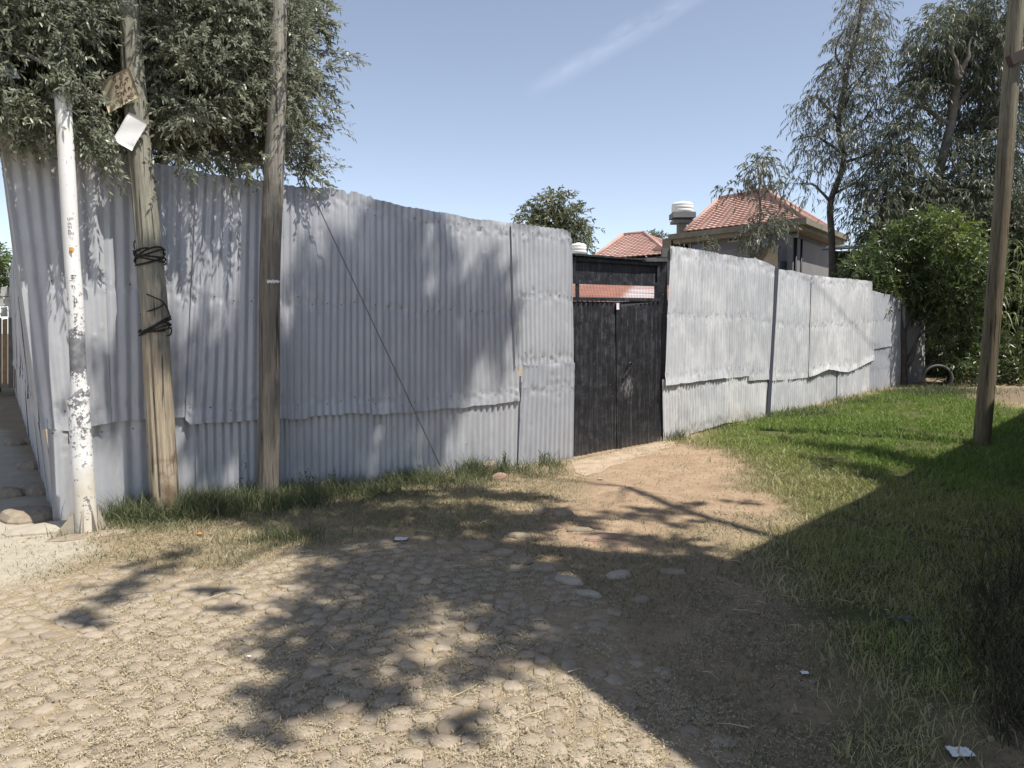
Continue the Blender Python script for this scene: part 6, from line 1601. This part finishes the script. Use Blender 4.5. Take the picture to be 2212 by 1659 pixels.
# cut straw lying between and over the cobbles
from mathutils import kdtree
kd = kdtree.KDTree(len(px_))
sx_, sy_ = (X0 for X0 in STONE_XY)
for i in range(len(sx_)): kd.insert((sx_[i], sy_[i], 0), i)
kd.balance()
X, Y = polar(560000, 2.1, 8.6, -40, 30); m = masks(X, Y)
pat = vnoise(X * 1.6, Y * 1.6, 101) * .55 + vnoise(X * 4.5, Y * 4.5, 102) * .45
lft = sstep(-3.6, -1.6, X - .35 * (Y - 3)) * .75 + .25
w = m['road'] * sstep(.22, .56, pat) * lft + .22 * (1 - m['road']) * (1 - m['dirt'] * .8) * (1 - m['lawn'] * .6) * sstep(.35, .65, pat) * sstep(8.5, 5.5, Y)
fd = ((np.stack([X, Y], 1) - FL.o) @ FL.n)
ok = (rng.uniform(0, 1, len(X)) < w) & (fd > .05)
X, Y, pat = X[ok], Y[ok], pat[ok]
dn = np.array([kd.find((a, b, 0))[2] for a, b in zip(X, Y)])
ok = (dn > .044) | (rng.uniform(0, 1, len(X)) < .10 + .30 * sstep(.6, .8, pat))
X, Y, dn = X[ok], Y[ok], dn[ok]; n = len(X); print('straw', n)
Z = GH(X, Y) + np.where(dn > .05, .006, .012) + rng.uniform(0, .008, n)
az = rng.uniform(0, 2 * PI, n); tp = rng.normal(0, .25, n); L = rng.uniform(.008, .024, n); Wd = rng.uniform(.0017, .0036, n)
d = np.stack([np.cos(az) * np.cos(tp), np.sin(az) * np.cos(tp), np.sin(tp)], 1) * L[:, None]; s = np.stack([-np.sin(az), np.cos(az), rng.normal(0, .4, n)], 1) * Wd[:, None]
P0 = np.stack([X, Y, Z], 1); bend = np.stack([0 * X, 0 * X, rng.uniform(0, .006, n)], 1)
V = np.stack([P0 - d / 2 - s / 2, P0 - d / 2 + s / 2, P0 + bend + s / 2, P0 + bend - s / 2, P0 + d / 2], 1).reshape(-1, 3)
F = (np.arange(n)[:, None, None] * 5 + np.array([[0, 1, 2], [0, 2, 3], [3, 2, 4]])[None]).reshape(-1, 3)
ob = part('cut_straw', V, F, m_straw, None, False, {'rnd': np.repeat(rng.beta(2, 2, n), 5)}); ob['kind'] = 'stuff'
# longer stalks and twigs
mb = MB()
for i in range(120):
    a = R(rng.uniform(-36, 34)); r = rng.uniform(2.5, 7.5); p = np.array([r * math.sin(a), r * math.cos(a), 0]); 
    if np.dot(p[:2] - FL.o, FL.n) < .2: continue
    p[2] = float(GH(p[0], p[1])) + .020; az = rng.uniform(0, 2 * PI); L = rng.uniform(.05, .15); d = np.array([math.cos(az), math.sin(az), rng.normal(0, .08)]) * L
    V, F = tube([p, p + d * .5 + [0, 0, .008], p + d + rng.normal(0, .01, 3)], [.0022, .002, .001], 4); mb.add(V, F)
mb.obj('dry_stalks', plain('stalk_straw', (0.48, 0.42, 0.27), .8, var=.25), None, False, 'stuff')
# pebbles and clods
mb = MB()
for i in range(900):
    a = R(rng.uniform(-40, 36)); r = rng.uniform(2.4, 11); p = np.array([r * math.sin(a), r * math.cos(a), 0])
    if np.dot(p[:2] - FL.o, FL.n) < .15 or (p[0] > 2 and np.dot(p[:2] - FR.o, FR.n) < .1): continue
    mm = masks(np.array([p[0]]), np.array([p[1]]))
    if mm['lawn'][0] > .5 or rng.uniform() < mm['road'][0] * .9: continue
    p[2] = float(GH(p[0], p[1])); q = rng.uniform(.006, .022) * (1.2 if mm['dirt'][0] < .5 else .8); V = nrmz(np.array([[1, 0, 0], [0, 1, 0], [-1, 0, 0], [0, -1, 0], [0, 0, 1.], [.6, .6, .6], [-.6, -.5, .6]])) * rng.uniform(.7, 1.2, (7, 1)) * q * [1, 1, .7]
    c_, s_ = math.cos(i), math.sin(i); V = np.stack([V[:, 0] * c_ - V[:, 1] * s_, V[:, 0] * s_ + V[:, 1] * c_, V[:, 2]], 1) + p
    mb.add(V, [(0, 1, 5), (1, 4, 5), (4, 0, 5), (1, 2, 4), (2, 3, 6), (3, 4, 6), (4, 2, 6), (3, 0, 4)])
mb.obj('pebbles', m_stone, None, False, 'stuff')
# tall weeds against the fence
m_weed = leafmat('weed_leaf', [(0.05, 0.075, 0.03), (0.09, 0.115, 0.05), (0.16, 0.17, 0.08)], .25)
wl = [('thin tall weed against the fence between the two timber poles', 506, 1078, .36), ('sparse weed at the fence foot right of the plain timber pole', 664, 1066, .22), ('grey weed at the fence foot left of the stay wire', 720, 1062, .20), ('seeding weed at the foot of the stay wire', 948, 1018, .30), ('tall grass weed right of the stay wire foot', 985, 1016, .30), ('spindly weed beside the tan upright rock', 1092, 1012, .16), ('curly weed at the fence foot nearest the gate', 1175, 1004, .14), ('leafy weed at the foot of the pale fence', 1486, 926, .22)]
for i, (lab, u, v, h_) in enumerate(wl):
    p = gr(u, v); p[2] = float(GH(p[0], p[1])); t = thing('weed', lab, 'plant', p, 'weeds along the fence foot'); r_ = np.random.default_rng(900 + i); n = 6
    s_ = p + np.stack([r_.normal(0, .02, n), r_.normal(0, .015, n), np.zeros(n)], 1); d = np.stack([r_.normal(0, .25, n), r_.normal(-.05, .15, n), np.ones(n)], 1)
    h_ *= 1.25
    put_foliage(t, [foliage(s_, d, r_.uniform(.6, 1.1, n) * h_, 9, .05, .012, .05, .6, 0, None, False, stem=.003, r=r_)], m_weed, m_weed, 'leaves', 'stems')
p = gr(1945, 1350); p[2] = float(GH(p[0], p[1])); t = thing('weed', 'broad leaved weed in the shade at the lower right', 'plant', p)
mb = MB()
for k in range(9):
    az = k * 2.4; L = .06 + .02 * (k % 3); d = np.array([math.cos(az), math.sin(az), 0]); s = np.array([-d[1], d[0], 0]); ts = [0, .3, .65, 1]; ws = [.005, .017, .015, .002]
    V = []
    for t_, w_ in zip(ts, ws):
        c_ = p + d * L * t_ + np.array([0, 0, .02 + L * (.75 * t_ - .6 * t_ * t_)]); V += [c_ + s * w_ + [0, 0, .006], c_, c_ - s * w_ + [0, 0, .006]]
    F = []
    for q in range(3): F += [(3 * q, 3 * q + 1, 3 * q + 4, 3 * q + 3), (3 * q + 1, 3 * q + 2, 3 * q + 5, 3 * q + 4)]
    MB().add(np.array(V), F).obj('leaf', plain('broad_leaf', (0.06, 0.075, 0.05), .5) if k == 0 else bpy.data.materials['broad_leaf'], t, True)
